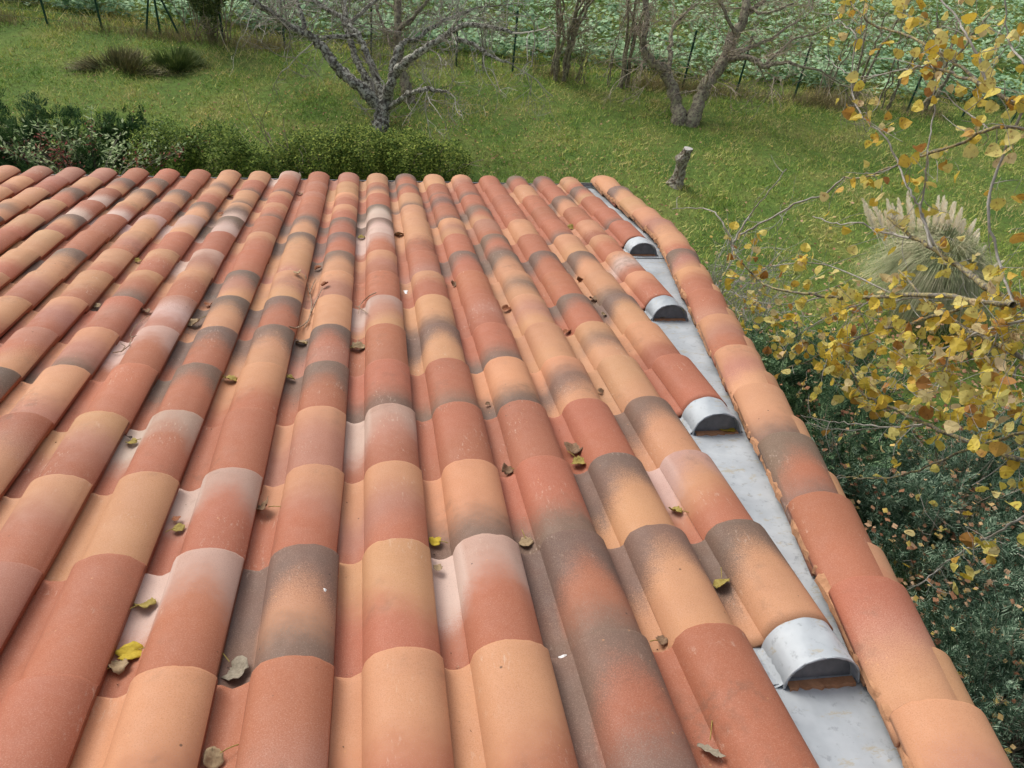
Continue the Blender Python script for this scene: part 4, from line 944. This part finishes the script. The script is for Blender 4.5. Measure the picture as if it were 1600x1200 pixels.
# ------------------------------------------------------------------ the yellow leaved tree
def ylw():
    k = NT('poplar_leaf', .55, .3); i = k.island()
    c = k.ramp(i, [(0.03, (0.42, 0.20, 0.06)), (0.12, (0.62, 0.38, 0.07)), (0.28, (0.72, 0.52, 0.07)), (0.55, (0.70, 0.58, 0.11)), (0.85, (0.78, 0.68, 0.25)), (1.0, (0.74, 0.56, 0.34))])
    c = k.mix(k.smooth(k.noise(55, 3, .6), .55, .68, 0, .75), c, (0.26, 0.11, 0.03)); k.base(c)
    tr = k.n('ShaderNodeBsdfTranslucent'); k.l(c, tr.inputs[0]); ms = k.n('ShaderNodeMixShader'); ms.inputs[0].default_value = .35
    k.l(k.b.outputs[0], ms.inputs[1]); k.l(tr.outputs[0], ms.inputs[2]); k.l(ms.outputs[0], k.t.nodes['Material Output'].inputs[0]); return k.m
M_YL = ylw()
M_PB = bark('poplar_bark', [(0.3, (0.06, 0.05, 0.04)), (0.5, (0.17, 0.155, 0.13)), (0.7, (0.34, 0.32, 0.28)), (0.42, 0.36, 0.16)], 40, .003)
M_PW = simple('pale_twig', [(.25, (.18, .16, .13)), (.6, (.42, .40, .36)), (.85, (.60, .58, .54))], 30, .8)
def dep(px): return 3.0 + max(0, (1600 - px)) / 550 * 1.9
BR = [  # points on each branch, radius in mm at its two ends, leafiness
 ([(1720, 300), (1600, 166), (1584, 162), (1544, 135), (1496, 118), (1454, 104)], 13, 6, 1),
 ([(1555, 146), (1501, 107), (1459, 76), (1420, 56), (1372, 42), (1344, 22), (1328, 0), (1310, -40)], 8, 4, 1),
 ([(1454, 104), (1453, 95), (1440, 104), (1395, 112), (1352, 120), (1330, 117), (1308, 103), (1290, 87)], 4, 2, .5),
 ([(1307, 17), (1314, 36), (1337, 52), (1334, 84), (1331, 140), (1347, 183), (1386, 217), (1403, 259), (1423, 298), (1438, 329), (1459, 384)], 2.5, 6, .5),
 ([(1720, 230), (1600, 201), (1549, 202), (1496, 225), (1431, 247), (1397, 260), (1347, 278), (1319, 277)], 9, 4, 1.0),
 ([(1319, 277), (1284, 305), (1242, 319), (1201, 343), (1163, 363), (1146, 379), (1143, 387)], 5, 7, .0),
 ([(1146, 379), (1170, 339), (1194, 308), (1229, 264)], 6, 2.5, .0),
 ([(1143, 400), (1144, 384), (1132, 353), (1112, 329), (1080, 325), (1050, 327)], 7, 2, .0),
 ([(1800, 560), (1660, 500), (1583, 473), (1531, 439), (1497, 415), (1456, 387), (1421, 367), (1387, 339)], 20, 8, .8),
 ([(1421, 372), (1373, 360), (1342, 348), (1308, 350), (1270, 338)], 6, 2.5, .3),
 ([(1583, 476), (1524, 470), (1462, 460), (1394, 463), (1325, 466), (1270, 460), (1222, 453), (1187, 439), (1160, 410), (1143, 390)], 14, 4, 1),
 ([(1284, 465), (1239, 473), (1194, 473), (1139, 456)], 4, 2, .5),
 ([(1760, 640), (1600, 561), (1559, 539), (1514, 515), (1476, 491), (1445, 466), (1404, 422)], 14, 5, 1),
 ([(1700, 480), (1579, 504), (1524, 521), (1483, 542), (1438, 564)], 7, 4, 1),
 ([(1497, 484), (1428, 504), (1359, 521), (1304, 545), (1263, 563), (1229, 575)], 8, 3, 1),
 ([(1760, 760), (1600, 722), (1570, 710), (1500, 685), (1442, 661), (1389, 634), (1360, 623), (1342, 608), (1325, 570), (1310, 540)], 13, 4, .9),
 ([(1720, 640), (1600, 675), (1529, 696), (1471, 719), (1412, 742), (1354, 748), (1307, 742)], 9, 3, .05),
 ([(1442, 663), (1401, 668), (1337, 662), (1296, 659), (1252, 649)], 5, 2, .1),
 ([(1442, 665), (1360, 670), (1310, 671), (1258, 661)], 4, 2, .1),
 ([(1720, 760), (1600, 807), (1560, 830), (1500, 865), (1471, 885), (1440, 910), (1418, 917)], 6, 2, .1),
 ([(1470, 0), (1499, 34), (1507, 51), (1527, 87), (1541, 127), (1552, 141)], 4, 7, .8),
 ([(1462, 135), (1459, 180), (1451, 222), (1448, 267), (1438, 329)], 3, 5, .8),
 ([(1465, 138), (1501, 169), (1544, 201)], 2.5, 4, .4),
 ([(1438, 329), (1445, 350), (1456, 387)], 5, 6, .3),
 ([(1583, 473), (1560, 400), (1545, 330), (1560, 260), (1600, 166)], 6, 6, .3),
 ([(1445, 466), (1330, 480), (1250, 520), (1215, 560)], 4, 2, 1),
 ([(1400, 463), (1310, 420), (1250, 410), (1200, 420), (1170, 440)], 4, 2, .8),
 ([(1600, 561), (1570, 610), (1540, 650), (1490, 640)], 5, 2, 1),
 ([(1483, 542), (1470, 590), (1440, 620), (1410, 600)], 4, 2, 1),
 ([(1570, 0), (1575, 60), (1600, 100)], 3, 5, 1),
 ([(1600, 561), (1610, 480), (1560, 520), (1545, 580), (1580, 640)], 4, 2, 1),
]
tg = D(3000, 420, 3.4); tg0 = np.array([tg[0], tg[1], 0]); root = empty('yellow_tree', tg0); tag(root, 'tree with yellow autumn leaves and pale twigs reaching in from the right of the roof', 'tree')
tm = MB(); wm = MB(); LP = []; LD = []; PET = MB()
trunk = smooth_path([[0, 0, -.1], [.05, .05, 1.5], [-.05, 0, 3.2], [0, .1, 5.0], [.1, 0, 7.0]], 6); tm.tube(trunk, np.linspace(.15, .05, len(trunk)), 12, rough=.05)
br_rng = random.Random(9)
def on_branch(P, r0, r1, leafy, pale):
    dj = br_rng.uniform(-.12, .12)
    pts = np.array([D(x, y, dep(x) + dj + .04 * math.sin(i * 2.1)) for i, (x, y) in enumerate(P)]) - tg0
    sp = smooth_path(pts, 5); sp[1:-1] += rng.normal(0, .003, (len(sp) - 2, 3))
    (wm if pale else tm).tube(sp, np.linspace(r0, r1, len(sp)) * .0009, 7, rough=.10)
    return sp
for P, r0, r1, leafy in BR:
    sp = on_branch(P, r0, r1, leafy, max(r0, r1) < 7.5)
    if P[0][0] > 1650:      # run it back to the trunk, outside the picture
        e = np.array([0, 0, np.clip(sp[0][2] - .35, .6, 6.5)]); back = smooth_path([e, (e + sp[0]) / 2 + [0, 0, .05], sp[0]], 4); tm.tube(back, np.linspace(r0 * 1.6, r0, len(back)) * .001, 7, rough=.1)
    ln = np.linalg.norm(np.diff(sp, axis=0), axis=1).sum(); nt_ = int(ln * (6 + 5.5 * leafy))
    for _ in range(nt_):
        i = br_rng.randint(1, len(sp) - 2); dd = sp[i + 1] - sp[i]; dd /= np.linalg.norm(dd) + 1e-9
        if br_rng.random() < .5: dd = -dd
        dd = dd * .5 + rng.normal(0, .7, 3); dd /= np.linalg.norm(dd); tl = br_rng.uniform(.05, .26)
        q1 = sp[i] + dd * tl * .5 + rng.normal(0, .015, 3); q2 = sp[i] + dd * tl + rng.normal(0, .02, 3)
        tw = smooth_path([sp[i], q1, q2], 3)
        wm.tube(tw, np.linspace(.0022, .0010, len(tw)), 4, cap=False)
        if br_rng.random() < .25 + .75 * leafy and leafy > 0:
            k = br_rng.choice([1, 2, 3, 4, 5]) if leafy > .4 else br_rng.choice([0, 1])
            for _ in range(k): LP.append(tw[br_rng.randint(2, len(tw) - 1)]); LD.append(rng.normal(0, 1, 3) + np.array([0, 0, -.5]))
def more(px, py, n, sx, sy):          # clusters of leaves on their own short twigs
    for _ in range(int(n * .6 + .5)):
        x = px + rng.normal(0, sx); y = py + rng.normal(0, sy); c_ = D(x, y, dep(x) + rng.normal(0, .22)) - tg0
        q_ = c_ + rng.normal(0, .07, 3); wm.tube([c_, (c_ + q_) / 2 + rng.normal(0, .01, 3), q_], .0011, 4, cap=False)
        for _ in range(br_rng.choice([1, 2, 3])): LP.append(q_ + rng.normal(0, .008, 3)); LD.append(rng.normal(0, 1, 3) + np.array([0, 0, -.5]))
for a_ in ((1300, 520, 60, 60, 30), (1400, 560, 80, 60, 35), (1500, 600, 85, 60, 40), (1560, 520, 50, 40, 45), (1220, 500, 26, 30, 20), (1340, 600, 26, 45, 22), (1560, 660, 40, 35, 30), (1520, 30, 22, 50, 25), (1570, 120, 14, 25, 30),
           (1330, 25, 5, 12, 10), (1395, 20, 4, 8, 8), (1480, 830, 9, 18, 14), (1540, 845, 13, 35, 16), (1590, 750, 5, 10, 20), (1390, 740, 3, 8, 8), (1410, 690, 3, 40, 20), (1595, 880, 4, 10, 20), (1405, 880, 1, 3, 3), (1580, 380, 6, 15, 15), (1475, 250, 8, 30, 20), (1400, 195, 6, 25, 12), (1190, 390, 7, 20, 20)):
    more(*a_)
LP = np.array(LP); LD = np.array(LD); LD /= np.linalg.norm(LD, axis=1)[:, None]; n = len(LP)
S = np.cross(LD, rng.normal(size=(n, 3))); S /= np.linalg.norm(S, axis=1)[:, None]; N_ = np.cross(LD, S)
sz = rng.uniform(.028, .060, n); pet = sz * rng.uniform(.3, .7, n)
out2 = np.array([(0, 0), (.04, .34), (.22, .52), (.48, .52), (.74, .36), (.90, .16), (1.02, 0), (.90, -.16), (.74, -.36), (.48, -.52), (.22, -.52), (.04, -.34)]); cen = np.array([[.42, 0]])
sh = np.vstack([out2, cen]); cur = rng.normal(.15, .4, n); cup = rng.normal(.05, .42, n)
B = LP + LD * pet[:, None]
V = B[:, None] + LD[:, None] * (sh[None, :, 0:1] * sz[:, None, None]) + S[:, None] * (sh[None, :, 1:2] * sz[:, None, None]) + N_[:, None] * ((np.abs(sh[None, :, 1:2]) * cup[:, None, None] + (sh[None, :, 0:1] - .4) ** 2 * cur[:, None, None] + rng.normal(0, .03, (n, 13, 1))) * sz[:, None, None])
tr = np.array([[12, i, (i + 1) % 12] for i in range(12)]); T = (np.arange(n)[:, None, None] * 13 + tr[None]).reshape(-1, 3)
mesh('leaves', V.reshape(-1, 3), T, M_YL, root, False)
pw = .0008; V = np.stack([LP - S * pw, LP + S * pw, B + S * pw, B - S * pw], 1).reshape(-1, 3); V2 = np.stack([LP - N_ * pw, LP + N_ * pw, B + N_ * pw, B - N_ * pw], 1).reshape(-1, 3)
mesh('leaf_stalks', np.vstack([V, V2]), np.arange(8 * n).reshape(-1, 4), LM['olive'], root)
tm.build('trunk', M_PB, root, True); wm.build('twigs', M_PW, root, True)
# bare undergrowth twigs by the verge
for px, py, hgt, lab in ((1120, 420, 1.1, 'tangle of bare pale twigs rising beside the verge'), (1165, 470, .9, 'second tangle of bare twigs beside the verge, nearer and lower')):
    g0 = G(px, py + 60); root = empty('bare_shrub', g0); tag(root, lab, 'shrub'); m = MB()
    for _ in range(14): grow(m, rng.normal(0, .06, 3) * [1, 1, 0], np.array([rng.normal(0, .5), rng.normal(0, .5), 1]), hgt * random.uniform(.5, 1), .007, 2, .5, 0, .2, (2, 4))
    m.build('stems', M_PW, root)
